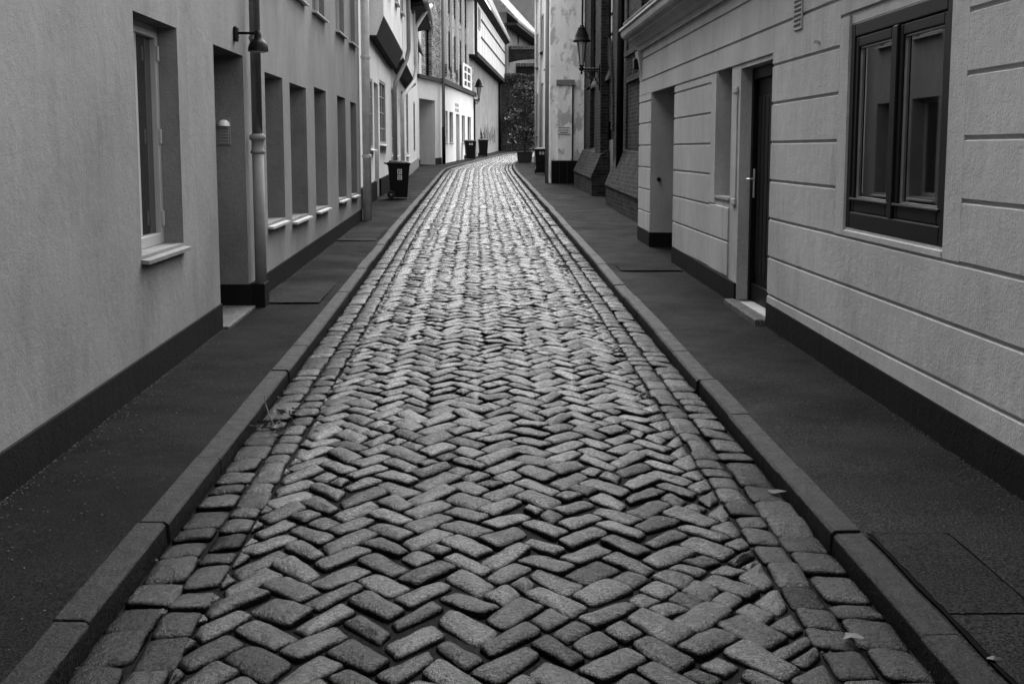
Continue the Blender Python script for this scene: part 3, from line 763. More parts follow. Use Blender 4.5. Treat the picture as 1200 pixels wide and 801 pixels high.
facade(f2, 0, f2.L, bz, wn).build('ground_floor', M['white'], tf)
for k, h in enumerate(wn):
    if k == 2: MB().fbox(f2, h[0], h[1], -.26, -.2, h[2], h[3]).build('door', M['grimy'], tf)
    else: window(f2, tf, h[0], h[1], h[2], h[3], -.2, 'dark', 2, 1, .06, .06, sill=('sillD', .06, .03, .01))
plinth(f1, [(0, gu0), (gu1, f1.L)], .3, .04, 'plinth', tf)
# brick storeys
aw = [f1.W(498.5, 60)[0], f1.W(506, 60)[0], f1.W(501, 90)[1], f1.W(502, 33)[1], .25]
facade(f1, .02, f1.L-.02, 9.8, [aw], base=bz-zg(60)+.01, frontd=.0).build('wall', M['brickM'], tf)
window(f1, tf, aw[0], aw[1], aw[2], aw[3], -.2, 'dark', 2, 4, .06, .06)
# arch over the niche
am = MB(); uc = (aw[0]+aw[1])/2; r0 = (aw[1]-aw[0])/2
for k in range(10):
    a0, a1 = math.pi*k/10, math.pi*(k+1)/10
    q = [(uc+math.cos(a)*r, aw[3]-.15+math.sin(a)*r*1.1) for a in (a0, a1) for r in (r0+.02, r0+.32)]
    am.hexa([f1.p(q[0][0],.003,q[0][1]), f1.p(q[1][0],.003,q[1][1]), f1.p(q[3][0],.003,q[3][1]), f1.p(q[2][0],.003,q[2][1])], [f1.p(q[0][0],.06,q[0][1]), f1.p(q[1][0],.06,q[1][1]), f1.p(q[3][0],.06,q[3][1]), f1.p(q[2][0],.06,q[2][1])])
am.build('window_arch', M['brickM'], tf)
MB().fbox(f1, .05, .5, .002, .10, bz+.1, 9.7).build('pilaster', M['white'], tf)
uw = [f2.W(x, 50)[0] for x in (521.6, 527.8, 534.7, 541.6, 547)]
wins = []
for a_, b_ in zip(uw, uw[1:]):
    m_ = (a_+b_)/2
    for zz in (bz+.7, bz+3.4): wins.append([m_+.25, m_+1.05, zz, zz+1.9, .06])
facade(f2, .02, f2.L-.02, 9.8, wins, base=bz-zg(65)+.01).build('wall', M['brickM'], tf)
for h in wins: window(f2, tf, h[0], h[1], h[2], h[3], -.055, 'dark', 2, 3, .06, .04)
for u in uw:
    MB().fbox(f2, u-.17, u+.17, .002, .10, bz+.35, 9.7).build('pilaster', M['brickM'], tf)
    MB().fbox(f2, u-.22, u-.17, .002, .12, bz+.9, 9.7).build('pilaster_face', M['white'], tf)
MB().fbox(f1, 0, f1.L, .002, .13, bz-.06, bz+.10).build('string_course', M['soffit'], tf)
MB().fbox(f2, 0, f2.L, .002, .15, bz-.08, bz+.16).build('string_course', M['soffit'], tf)
roof(f2, -5, f2.L, 9.8, parent=tf, back=7, rise=2)
pp = MB().tube([f2.p(-.1,.14,bz-2.1), f2.p(-.1,.14,9.7)], .075, 10).build('downpipe', M['zincP'], tf, smooth=True)
MB().tube([f2.p(-.1,.14,pav(65)), f2.p(-.1,.14,bz-2.1)], .085, 10).build('lower_pipe', M['black'], pp, smooth=True)
for k in range(9): MB().fbox(f2, -.20+.03*(k % 2), -.03, .226, .232, pav(65)+1.3+k*.13, pav(65)+1.38+k*.13).build('sticker', M['sticker'], pp)
# open white casement
cu0, cu1 = f2.W(538.5, 90)[0], f2.W(549, 90)[0]; cz_, zt_c = (f2.W(540,103)[1]+f2.W(548,106)[1])/2, (f2.W(540,76)[1]+f2.W(548,77)[1])/2
om = MB(); bu = (cu1-cu0)*.15
om.fbox(f2, cu0, cu0+bu, .125, .19, cz_, zt_c); om.fbox(f2, cu1-bu, cu1, .125, .19, cz_, zt_c); om.fbox(f2, cu0+bu, cu1-bu, .125, .19, cz_, cz_+.13); om.fbox(f2, cu0+bu, cu1-bu, .125, .19, zt_c-.13, zt_c)
for k in (1, 2): om.fbox(f2, cu0+bu, cu1-bu, .125, .18, cz_+(zt_c-cz_)*k/3-.045, cz_+(zt_c-cz_)*k/3+.045)
om.fbox(f2, (cu0+cu1)/2-bu*.3, (cu0+cu1)/2+bu*.3, .125, .175, cz_+.13, zt_c-.13)
oc = om.build('white_window', M['boards'], tf); MB().fbox(f2, cu0+.02, cu1-.02, .121, .130, cz_+.02, zt_c-.02).build('pane', M['glass'], oc)
# lettering on the white wall (two short painted lines)
lu, lz = f2.W(533.3, 126); lt = MB(); random.seed(3)
for r in range(2):
    u = lu
    while u < lu+1.75:
        w_ = random.uniform(.07, .13)
        lt.fbox(f2, u, u+.028, .002, .008, lz+.06-r*.26, lz+.22-r*.26)
        if random.random() < .75: lt.fbox(f2, u+.03, u+w_, .002, .008, lz+.19-r*.26, lz+.22-r*.26)
        if random.random() < .6: lt.fbox(f2, u+.03, u+w_, .002, .008, lz+.12-r*.26, lz+.145-r*.26)
        if random.random() < .6: lt.fbox(f2, u+.03, u+w_, .002, .008, lz+.06-r*.26, lz+.085-r*.26)
        u += w_+.06
lt.build('lettering', M['grimy'], tf)

# ------------------------------------------------------------------ boarded oriel house
f3 = Fr((-.20, 81.7), (1.62, 108), 'L')
to = thing('boarded_house', 'house with overhanging white boarded upper storey above a rendered wall at the bend', 'house', (-.2, 82, pav(82)))
fo3 = Fr((f3.a.x+f3.n.x*.45, f3.a.y+f3.n.y*.45), (1.62+f3.n.x*.45, 108+f3.n.y*.45), 'L')
za, zb = (fo3.W(560.5, 73)[1]+fo3.W(592, 85)[1])/2, (fo3.W(559.5, 11)[1]+fo3.W(592, 37)[1])/2
ub0, ub1 = fo3.W(559.5, 40)[0], fo3.W(592.8, 60)[0]
print('oriel', za, zb, ub0, ub1, f3.L, fo3.W(560.5,73), fo3.W(592,85), fo3.W(559.5,11), fo3.W(592,37))
ub1 = min(ub1, 27.5)
facade(f3, 0, f3.L, za+.1, []).build('wall', M['grimy'], to)
sl = MB(); sl.fbox(f3, ub0-.05, ub1+.05, -5, .47, za-.28, za-.02); sl.build('jetty_beam', M['brickD'], to)
bd = MB(); bd.fbox(f3, ub0, ub1, -5, .40, za, zb); bd.build('upper_wall', M['tower'], to)
bo = MB(); nb = 34
for k in range(nb):
    u = ub0+(ub1-ub0)*k/nb; w_ = (ub1-ub0)/nb
    bo.fbox(f3, u+.09, u+w_-.09, .402, .43+.012*random.random(), za+.02, zb-.05)
bo.build('boarding', M['boards'], to)
tm = MB(); 
for zz in (za+(zb-za)*.34, za+(zb-za)*.67): tm.fbox(f3, ub0+3.2, ub1, .445, .475, zz-.05, zz+.05)
tm.fbox(f3, ub0-.28, ub0-.02, -.2, .45, za-.3, zb+.3)
tm.build('timber', M['soffit'], to)
for k, zz in enumerate((zb-1.7,)): window(f3, to, ub0+.8, ub0+2.2, zz, zz+1.2, .446, 'wframe', 2, 2, .07, .04)
# end wall strip facing the camera with a little window
ew = Fr((-1.2, 81.5), (-.22, 81.62), 'R')
MB().fbox(f3, ub0-.9, ub0-.3, -3, .30, za-.2, zb+.1).build('end_wall', M['white'], to)
rr = MB(); ov = .45
rr.hexa([f3.p(ub0-1.2,.4+ov,zb-.1), f3.p(ub1+.9,.4+ov,zb-.1), f3.p(ub1+.9,-2.2,zb+6.4), f3.p(ub0-1.2,-2.2,zb+6.4)], [f3.p(ub0-1.2,.4+ov,zb+.1), f3.p(ub1+.9,.4+ov,zb+.1), f3.p(ub1+.9,-2.2,zb+6.6), f3.p(ub0-1.2,-2.2,zb+6.6)])
rr.build('roof', M['tile'], to)
MB().hexa([f3.p(ub0-1.2,.36,zb-.35), f3.p(ub1+.8,.36,zb-.35), f3.p(ub1+.8,.4+ov-.05,zb-.13), f3.p(ub0-1.2,.4+ov-.05,zb-.13)], [f3.p(ub0-1.2,.36,zb+.3), f3.p(ub1+.8,.36,zb+.3), f3.p(ub1+.8,.4+ov-.05,zb-.11), f3.p(ub0-1.2,.4+ov-.05,zb-.11)]).build('eave', M['soffit'], to)
MB().tube([f3.p(f3.L-.2,.1,pav(108)), f3.p(f3.L-.2,.1,za-.3)], .11, 8).build('downpipe', M['black'], to, smooth=True)
# graffiti patch on the rendered wall
gr = MB(); random.seed(11)
zb_ = pav(92)+1.3; ga, gb = f3.W(566, 160)[0], f3.W(580, 160)[0]
gpts = [f3.p(ga+(gb-ga)*k/59+random.uniform(-.35,.35), .012, zb_+random.uniform(-.7,.7)) for k in range(60)]
gr.tube(gpts, .018, 4)
gr.build('graffiti', M['tower'], to)

# ------------------------------------------------------------------ end of the street
f4 = Fr((1.66, 108.3), (7.5, 112.3), 'L')
td = thing('garden_wall', 'dark ivy-grown stone wall closing the view at the end of the street', 'wall', (3, 109, pav(109)))
wtop = f4.W(600, 93)[1]
mb = MB(); mb.fbox(f4, 0, f4.L, -.5, 0, -1, wtop); mb.build('wall', M['brickA'], td)
cp = MB()
for k in range(22): u = f4.L*k/22; cp.fbox(f4, u, u+f4.L/22-.03, -.6, .12, wtop+.02*math.sin(k*2), wtop+.22+.1*random.random())
cp.build('coping', M['step'], td)
def archwall(name, label, y, x0, x1, zt, th, spring, mat, depth=.7):
    t = thing(name, label, 'arch', ((x0+x1)/2, y, pav(y)))
    mb = MB(); n = 20; R = (x1-x0)/2
    P = []
    for k in range(n+1):
        x = x0+(x1-x0)*k/n; q = (k/n-.5)*2; P.append((x, spring+(zt-th-spring)*math.sqrt(max(0, 1-q*q))))
    for k in range(n):
        (xa, za_), (xb, zb_) = P[k], P[k+1]
        mb.hexa([(xa,y,za_), (xb,y,zb_), (xb,y+depth,zb_), (xa,y+depth,za_)], [(xa,y,zt), (xb,y,zt), (xb,y+depth,zt), (xa,y+depth,zt)])
    mb.build('arch_ring', M[mat], t)
    c = MB()
    for k in range(24):
        x = x0+(x1-x0)*k/24; c.box(x, x+(x1-x0)/24-.05, y-.15, y+depth+.15, zt+.002, zt+.28)
    c.build('coping', M['tile2'], t)
    return t
def zat(py, y): d = ray(600, py); return H+d[2]*y/d[1]
archwall('street_arch', 'upper brick arch bridging the lane below the far grey roof', 114, 2.2, 7.6, zat(58, 114), .75, zat(78, 114), 'brickA')
archwall('street_arch', 'lower dark arch seen beneath the upper brick arch', 119, 3.2, 9.2, zat(78, 119), .8, zat(96, 119), 'brickD')
# grey house with broad roof beyond
f5 = Fr((2.35, 112.5), (5.9, 137), 'L')
te = thing('roofed_house', 'rendered house under a broad pale tiled roof behind the arches', 'house', (3, 115, pav(115)))
ze = f5.W(615, 38)[1]
facade(f5, 0, f5.L, ze+.5, []).build('wall', M['tower'], te)
fe = Fr((f5.a.x+f5.n.x*1.1, f5.a.y+f5.n.y*1.1), (5.9+f5.n.x*1.1, 137+f5.n.y*1.1), 'L')
e0 = fe.W(589, 13); e1 = fe.W(625, 39); print('E eave', e0, e1, ze)
zE = (e0[1]+e1[1])/2
rr = MB(); rr.hexa([f5.p(-1.5,1.1,zE), f5.p(f5.L,1.1,zE), f5.p(f5.L,-4.5,zE+6), f5.p(-1.5,-4.5,zE+6)], [f5.p(-1.5,1.1,zE+.2), f5.p(f5.L,1.1,zE+.2), f5.p(f5.L,-4.5,zE+6.2), f5.p(-1.5,-4.5,zE+6.2)])
rr.build('roof', M['tile'], te)
MB().fbox(f5, -1.4, f5.L, .0, 1.05, zE-.25, zE-.03).build('eave', M['soffit'], te)
for px in (607,): uu = f5.W(px, 47)[0]; MB().fbox(f5, uu-.3, uu+.3, .003, .05, f5.W(px, 53)[1], f5.W(px, 42)[1]).build('window', M['glass'], te)
tw = thing('church_tower', 'tall plain grey tower wall rising behind the far roof', 'tower', (6, 150, pav(150)))
mb = MB(); mb.box(1.5, 16, 146, 158, 0, 20); mb.build('wall', M['tower'], tw)
mb = MB(); mb.hexa([(1.5,146,20),(16,146,20),(16,158,20),(1.5,158,20)], [(8.7,151.9,27),(8.9,151.9,27),(8.9,152.1,27),(8.7,152.1,27)]); mb.build('spire', M['tile2'], tw)

# ------------------------------------------------------------------ right: brick church
f6 = Fr((3.16, 19.9), (3.16, 41), 'R')
tg = thing('brick_church', 'dark brick church wall with piers, sloped footings and a barred tall window on the right', 'church', (3.1, 30, pav(30)))
U6 = lambda px, py=150, off=.14: f6.W(px, py, off)[0]
def X6(px, py, off=0.): return f6.W(px, py, off)
# sizes along the wall
wu0, wu1 = X6(718, 60)[0], X6(690, 60)[0]; wz0 = X6(704, 84)[1]
du0, du1 = X6(718, 180)[0], X6(706.5, 180)[0]; dz1 = X6(712, 131)[1]
su0, su1 = X6(745, 165)[0], X6(739, 165)[0]
print('church', wu0, wu1, wz0, du0, du1, dz1, su0, su1)
facade(f6, 0, 21.2, 7.2, [[wu0, wu1, wz0, 6.8, .05], [du0, du1, pav(33)-.1, dz1-.25, .06], [su0, su1, X6(742, 200)[1], X6(742, 132)[1], .06]]).build('wall', M['brickD'], tg)
# arched head infill over the door
dh = MB(); n = 12; uc = (du0+du1)/2; R = (du1-du0)/2
for k in range(n):
    a0, a1 = math.pi*k/n, math.pi*(k+1)/n
    q = [(uc+math.cos(a)*r, dz1-.45+math.sin(a)*r*1.35) for a in (a0, a1) for r in (R*.98, R*1.3)]
    dh.hexa([f6.p(q[0][0],.002,q[0][1]), f6.p(q[1][0],.002,q[1][1]), f6.p(q[3][0],.002,q[3][1]), f6.p(q[2][0],.002,q[2][1])], [f6.p(q[0][0],.05,q[0][1]), f6.p(q[1][0],.05,q[1][1]), f6.p(q[3][0],.05,q[3][1]), f6.p(q[2][0],.05,q[2][1])])
dh.build('door_arch', M['brickD'], tg)
MB().fbox(f6, du0, du1, -.10, -.055, pav(33)-.1, dz1-.25).build('arch_back', M['soffit'], tg)
MB().fbox(f6, du0+.15, du1-.15, -.054, -.02, pav(33)-.1, X6(712, 164)[1]).build('door', M['tower'], tg)
MB().fbox(f6, su0, su1, -.10, -.055, 0, 4).build('slit_back', M['black'], tg)
gw = MB().fbox(f6, wu0, wu1, -.10, -.045, wz0, 6.8).build('window', M['brickL'], tg)
br = MB()
for k in range(9): br.fbox(f6, wu0, wu1, -.044, -.012, wz0+.25+k*.47, wz0+.29+k*.47)
for k in range(1, 3): u = wu0+(wu1-wu0)*k/3; br.fbox(f6, u-.14, u+.14, -.044, -.006, wz0, 6.8)
br.build('window_bars', M['iron'], gw)
pa = MB()
for k in range(3):
    u = wu0+(wu1-wu0)*(k+.5)/3; pa.fbox(f6, u-.55, u-.15, -.0435, -.038, wz0, 6.8)
pa.build('pane', M['pale'], gw)
MB().hexa([f6.p(wu0-.05,.10,wz0-.35), f6.p(wu1+.05,.10,wz0-.35), f6.p(wu1+.05,-.04,wz0-.35), f6.p(wu0-.05,-.04,wz0-.35)], [f6.p(wu0-.05,.10,wz0-.28), f6.p(wu1+.05,.10,wz0-.28), f6.p(wu1+.05,-.04,wz0+.05), f6.p(wu0-.05,-.04,wz0+.05)]).build('sill', M['brickL'], gw)
# piers and sloped footings
def pier(px0, px1, out=.14, zt=10.8):
    a, b = sorted((X6(px0, 200, out)[0], X6(px1, 200, out)[0])); return a, b
for px0, px1, out in ((749, 735, .16), (733, 727.5, .16), (724, 719.5, .2), (703, 697, .2), (691, 686, .1)):
    a, b = pier(px0, px1, out); MB().fbox(f6, a, b, .002, out, pav(30)-.3, 7.1).build('pier', M['brickD'], tg)
for px0, px1, out, hgt in ((760, 724, .45, .95), (704, 682, .42, .8)):
    a, b = pier(px0, px1, .2)
    if px0 == 760: a = 2.
    m_ = MB(); g0, g1 = f6.g(a), f6.g(b)
    m_.hexa([f6.p(a,.004,g0-.3), f6.p(b,.004,g1-.3), f6.p(b,out,g1-.3), f6.p(a,out,g0-.3)], [f6.p(a,.004,g0+.42), f6.p(b,.004,g1+.42), f6.p(b,out,g1+.42), f6.p(a,out,g0+.42)])
    m_.hexa([f6.p(a,.004,g0+.422), f6.p(b,.004,g1+.422), f6.p(b,out+.03,g1+.422), f6.p(a,out+.03,g0+.422)], [f6.p(a,.004,g0+hgt+.3), f6.p(b,.004,g1+hgt+.3), f6.p(b,.20,g1+hgt+.2), f6.p(a,.20,g0+hgt+.2)])
    m_.build('footing', M['brickA'], tg)
pu_ = X6(724.5, 150, .3)[0]
MB().tube([f6.p(pu_,.27,pav(29)+.25), f6.p(pu_,.27,7.1)], .075, 10).build('downpipe', M['black'], tg, smooth=True)
MB().tube([f6.p(pu_,.27,pav(29)-.1), f6.p(pu_,.27,pav(29)+.27)], [.15, .11], 10).build('pipe_shoe', M['tower'], tg, smooth=True)
cz = X6(738, 66, .2)[1]
cc = MB(); a, b = pier(752, 733, .2); cc.fbox(f6, a, b, .16, .26, cz, cz+.1); cc.fbox(f6, a, b, .16, .23, cz-.5, cz-.4)
for k in range(8): u = a+(b-a)*k/8; cc.fbox(f6, u, u+(b-a)/16, .162, .22, cz-.398, cz-.002)
cc.build('brick_frieze', M['brickD'], tg)
roof(f6, 0, 21.2, 7.2, parent=tg, back=7, rise=2)

# ------------------------------------------------------------------ right: peeling plaster house and white house
t7 = thing('peeling_house', 'tall peeling plaster house end wall with black tiled plinth beside the brick church', 'house', (2.15, 41, pav(41)))
f7 = Fr((2.16, 41.2), (2.16, 43.6), 'R'); e7 = Fr((3.3, 41.2), (2.16, 41.2), 'R')
e7.n = Vector((0, -1))
mb = MB(); mb.box(2.16, 9, 41.2, 43.6, 0, 7.); mb.build('wall', M['peel'], t7)
px_ = lambda px, py: e7.W(px, py)
def ebox(mb, px0, py0, px1, py1, d0, d1):
    a = ray(px0, py0); b = ray(px1, py1); ta_ = 41.2/a[1]; tb_ = 41.2/b[1]
    mb.box(min(a[0]*ta_, b[0]*tb_), max(a[0]*ta_, b[0]*tb_), 41.2-d1, 41.2-d0, min(H+a[2]*ta_, H+b[2]*tb_), max(H+a[2]*ta_, H+b[2]*tb_)); return mb
ebox(MB(), 654, 100, 669.5, 188, .002, .16).build('chimney_breast', M['peel'], t7)
ebox(MB(), 652, 94, 673, 100.2, .001, .24).build('breast_cap', M['tower'], t7)
ebox(MB(), 669.6, 100.3, 671.5, 188, .002, .06).build('breast_shade_strip', M['soffit'], t7)  # dark strip standing in for the shade beside the breast
ebox(MB(), 646, 188.2, 690, 222, .001, .20).build('plinth', M['plinth'], t7)
pl2 = MB()
for px in (655, 664, 672, 681): ebox(pl2, px, 189, px+.5, 217, .2005, .204)
pl2.build('plinth_joint', M['soffit'], t7)
sg = ebox(MB(), 653, 149, 667.5, 158.2, .162, .185).build('wall_sign', M['sticker'], t7, bevel=.004)
s2 = MB(); ebox(s2, 653.4, 149.4, 667.1, 150.1, .186, .188); ebox(s2, 653.4, 157.2, 667.1, 157.9, .186, .188)
random.seed(5); x = 655.
while x < 665.5:
    ebox(s2, x, 151.6, x+.35, 154.3, .186, .188)
    if random.random() < .7: ebox(s2, x+.35, 151.6, x+.9, 152.1, .186, .188)
    if random.random() < .6: ebox(s2, x+.35, 153.8, x+.9, 154.3, .186, .188)
    x += 1.35
ebox(s2, 656, 155.3, 664.5, 156.2, .186, .188); s2.build('lettering', M['ink'], sg)
MB().hexa([(2.0,41,7.),(9.2,41,7.),(9.2,43.8,7.),(2.0,43.8,7.)], [(5,42,8.5),(9.2,42,8.5),(9.2,43,8.5),(5,43,8.5)]).build('roof', M['tile2'], t7)
MB().tube([(2.08, 41.5, pav(41)), (2.08, 41.5, 6.9)], .06, 10).build('downpipe', M['zincP'], t7, smooth=True)
f8 = Fr((2.76, 43.6), (2.86, 68.6), 'R')
t8 = thing('white_house', 'narrow-looking white house front behind the peeling house on the right', 'house', (2.8, 50, pav(50)))
hs = [HP(f8, 634.3, 636.6, 98, 186, .2), HP(f8, 641, 643.3, 30, 80, .15), HP(f8, 634.5, 637, 18, 62, .15), HP(f8, 629.4, 631, 40, 80, .15), HP(f8, 629.3, 630.8, 110, 160, .15)]
hs = [[max(.2, h[0]), max(.8, h[1]), h[2], h[3], h[4]] for h in hs]
hs[0][2] = f8.g(hs[0][0])
facade(f8, 0, 25, 8.9, hs).build('wall', M['white'], t8)
MB().fbox(f8, hs[0][0], hs[0][1], -.24, -.2, hs[0][2], hs[0][3]).build('door', M['dark'], t8)
for h in hs[1:]: window(f8, t8, h[0], h[1], h[2], h[3], -.12, 'dark', 2, 2, .07, .06, sill=('soffit', .14, .05, .02))
for px in (628, 633, 640.3):
    u = f8.W(px, 100, .1)[0]; MB().tube([f8.p(u,.1,pav(55)), f8.p(u,.1,8.8)], .06, 8).build('downpipe', M['lightpipe'], t8, smooth=True)
roof(f8, 0, 25, 8.9, parent=t8, rise=1.5); plinth(f8, [(0, hs[0][0]), (hs[0][1], 25)], .35, .03, 'grimy', t8)
cb = f8.W(639, 170, .3)[0]; MB().fbox(f8, cb-.6, cb+.6, .002, .3, .9, 1.5, slope=True).build('meter_cabinet', M['tower'], t8, bevel=.02)

# ------------------------------------------------------------------ lamps
def bell_lamp(label, c, wall, zb, rad, glass_h, group, rod=0.):
    """c = lamp axis (x,y), wall = wall mounting point (x,y), zb = bracket height"""
    t = thing('street_lamp', label, 'street lamp', (wall[0], wall[1], zb), group)
    x, y = c; z = zb
    hsh = rad*1.75
    MB().lathe((x, y, z+glass_h), [(rad*1.02,-.02), (rad*1.05,.0), (rad*1.0,.03), (rad*.86,.05), (rad*.78,hsh*.35), (rad*.62,hsh*.62), (rad*.44,hsh*.8), (rad*.46,hsh*.83), (rad*.46,hsh*.88), (rad*.30,hsh*.9), (rad*.28,hsh*1.02), (.02,hsh*1.08), (.001,hsh*1.1)], 24).build('shade', M['iron'], t, smooth=True)
    MB().lathe((x, y, z), [(.05,.06), (rad*.55,glass_h*.85), (rad*.62,glass_h-.02)], 8).build('lamp_glass', M['lampglass'], t)
    fm = MB()
    for k in range(4):
        a = math.pi/4+math.pi/2*k; fm.tube([(x+.045*math.cos(a), y+.045*math.sin(a), z+.05), (x+rad*.66*math.cos(a), y+rad*.66*math.sin(a), z+glass_h)], .012, 6)
    fm.tube([(x, y, z-.02), (x, y, z+glass_h*.9)], .018, 8)
    fm.build('lantern_frame', M['iron'], t)
    MB().lathe((x, y, z), [(.001,-.14), (.02,-.12), (.03,-.09), (.015,-.06), (.05,-.03), (.075,0), (.05,.03), (.03,.06), (.07,.07), (.07,.09), (.001,.1)], 14).build('finial', M['iron'], t, smooth=True)
    v = Vector((wall[0]-x, wall[1]-y)); bm_ = MB()
    bm_.tube([(x, y, z), (wall[0], wall[1], z)], .026, 8); bm_.tube([(x+v.x*.1, y+v.y*.1, z-.05), (wall[0], wall[1], z-.05)], .014, 8)
    for cen, r in ((.45, .085), (.68, .11)):
        pts = [(x+v.x*cen+v.x/v.length*r*math.cos(a), y+v.y*cen+v.y/v.length*r*math.cos(a), z-.05-r+r*math.sin(a)) for a in [k*math.pi/8 for k in range(17)]]
        bm_.tube(pts, .012, 6)
    bm_.tube([(x+v.x*.35, y+v.y*.35, z-.05), (x+v.x*.7, y+v.y*.7, z-.2), (wall[0], wall[1], z-.45)], .014, 6)
    bm_.build('bracket', M['iron'], t)
    MB().box(wall[0]-.04, wall[0]+.02, wall[1]-.06, wall[1]+.06, z-.5, z+.1).build('wall_plate', M['iron'], t)
    if rod: MB().tube([(x+.01, y, z+glass_h+hsh), (x+.04, y, z+glass_h+rod)], .022, 8).build('supply_rod', M['iron'], t)
    return t
u_, z_ = f6.W(703, 82, .2); yw = f6.y(u_)
d_ = ray(681.5, 81); t_ = yw/d_[1]
rl = .205
bell_lamp('black bell-shaped street lamp on a scrolled bracket in front of the brick church', (d_[0]*t_, yw), (2.97, yw), H+d_[2]*t_, rl, .66, 'old bell-shaped street lamps', 4.)
d_ = ray(561.2, 117); yw2 = 81.2; t_ = yw2/d_[1]
lt2 = bell_lamp('black bell-shaped street lamp at the corner of the far white ground floor', (d_[0]*t_, yw2), (-.22, yw2), H+d_[2]*t_, .25, .75, 'old bell-shaped street lamps')
MB().tube([(-.2, 81.3, pav(81)), (-.2, 81.3, H+d_[2]*t_)], .06, 8).build('conduit', M['iron'], lt2)

# ------------------------------------------------------------------ wheelie bins
def make_bin():
    t = thing('wheelie_bin', 'black', 'wheelie bin', (0,0,0))
    # front faces +X; depth along X, width along Y
    w0, w1, d0, d1, h = .19, .24, .20, .265, .84
    b = MB(); sec = []
    for z, wy, dx in ((.03, w0, d0), (.05, w0+.005, d0+.005), (.42, (w0+w1)/2, (d0+d1)/2), (.80, w1, d1), (.805, w1+.018, d1+.018), (.85, w1+.02, d1+.02)):
        sec.append([(-.95*dx-.01, -wy, z), (dx, -wy, z), (dx, wy, z), (-.95*dx-.01, wy, z)])
    for a, c in zip(sec, sec[1:]): b.hexa(a, c)
    b.build('body', M['plastic'], t, bevel=.018)
    l = MB(); l.hexa([(-.29,-.265,.853), (.30,-.265,.853), (.30,.265,.853), (-.29,.265,.853)], [(-.29,-.265,.885), (.30,-.265,.87), (.30,.265,.87), (-.29,.265,.885)])
    l.hexa([(-.25,-.22,.886), (.24,-.22,.874), (.24,.22,.874), (-.25,.22,.886)], [(-.22,-.18,.93), (.18,-.18,.905), (.18,.18,.905), (-.22,.18,.93)])
    l.build('lid', M['plastic2'], t, bevel=.012)
    MB().tube([(-.28,-.2,.84), (-.35,-.2,.865), (-.35,.2,.865), (-.28,.2,.84)], .017, 8).build('handle', M['plastic'], t, smooth=True)
    for s in (-1, 1):
        y = s*.225; pts = [(-.19, y-.025, .1), (-.19, y+.025, .1)]
        wh = MB().tube(pts, .1, 24).build('wheel', M['rubber'], t, bevel=.008)
        MB().tube([(-.19, y+s*.02, .1), (-.19, y+s*.031, .1)], .062, 18).build('rim', M['plastic2'], wh)
        MB().tube([(-.19, y+s*.03, .1), (-.19, y+s*.036, .1)], .03, 14).build('hub', M['tower'], wh)
    MB().tube([(-.19,-.2,.1), (-.19,.2,.1)], .014, 8).build('axle', M['steel'], t)
    return t
def sticker(t, x0, z0, wd, hg, pat):
    s = MB().box(x0, x0+wd, -.236, -.2335, z0, z0+hg).build('sticker', M['sticker'], t)
    m = MB()
    for (a, b, c, d) in pat: m.box(x0+wd*a, x0+wd*b, -.2375, -.2365, z0+hg*c, z0+hg*d)
    m.build('print', M['ink'], s)
proto = make_bin()
def place_bin(o, x, y, rz, sc, label):
    o.location = (x, y, pav(y)+.006); o.rotation_euler = (0, 0, rz); o.scale = (sc, sc, sc); o['label'] = label; o['group'] = 'wheelie bins along the street'; return o
gx = [copy_tree(proto) for _ in range(3)]
place_bin(proto, *[G(467, 233, .1)[0]-.0, G(467, 233, .1)[1]+.2], 0.06, .94, 'black wheelie bin with two small stickers against the left house row')
for pz0, pat in ((.60, [(.15,.45,.15,.85), (.55,.85,.5,.85), (.55,.85,.12,.3)]), (.46, [(.15,.4,.55,.85), (.5,.8,.55,.85), (.2,.8,.15,.4)])): sticker(proto, -.03, pz0, .105, .115, pat)
place_bin(gx[0], -.42, 74.6, -math.pi/2+.15, 1.14, 'dark wheelie bin in front of the far white ground floor, nearer of the two there')
place_bin(gx[1], .32, 83., -math.pi/2+.1, 1.14, 'dark wheelie bin under the far corner lamp beside the rendered wall')
place_bin(gx[2], 2.32, 50., -math.pi/2-.05, 1.02, 'dark wheelie bin standing alone on the right pavement by the white house')
for b_, n_ in ((gx[0], 0), (gx[2], 1)):
    # house numbers painted on the front
    m = MB(); ox = .275
    for k in (-1, 1):
        yy = k*.05
        for (a, b2, c, d) in ((-.03,.03,.68,.695), (-.03,.03,.76,.775), (-.03,-.015,.68,.775), (.015,.03,.68,.775)): m.box(ox-.012, ox, yy+a, yy+b2, c, d)
    oo = m.build('painted_number', M['sticker'], None); oo.parent = b_; oo.location = (0, 0, 0)

# ------------------------------------------------------------------ plants
def leaves(mb, cen, n, size, flat=.6):
    for _ in range(n):
        p = Vector(cen()); s = size*random.uniform(.6, 1.35)
        d = Vector((random.gauss(0,1), random.gauss(0,1), random.gauss(-.1,flat))).normalized(); u = d.orthogonal().normalized()
        u = (u*math.cos(random.random()*6.28)+d.cross(u)*math.sin(random.random()*6.28)).normalized()
        v = d; k = u.cross(v)*.12*s
        i = len(mb.v); mb.v += [tuple(p-v*s*.5), tuple(p+u*s*.32+k), tuple(p+v*s*.55), tuple(p-u*s*.32+k)]; mb.f.append((i, i+1, i+2, i+3))
pt = G(615, 190, .1)
tp = thing('planter_tub', 'dark square planter tub on the right pavement before the bend', 'planter', (pt[0], pt[1]+.3, pav(pt[1])))
x, y, z = pt[0], pt[1]+.3, pav(pt[1])
mb = MB(); mb.hexa([(x-.33,y-.33,z),(x+.33,y-.33,z),(x+.33,y+.33,z),(x-.33,y+.33,z)], [(x-.38,y-.38,z+.46),(x+.38,y-.38,z+.46),(x+.38,y+.38,z+.46),(x-.38,y+.38,z+.46)])
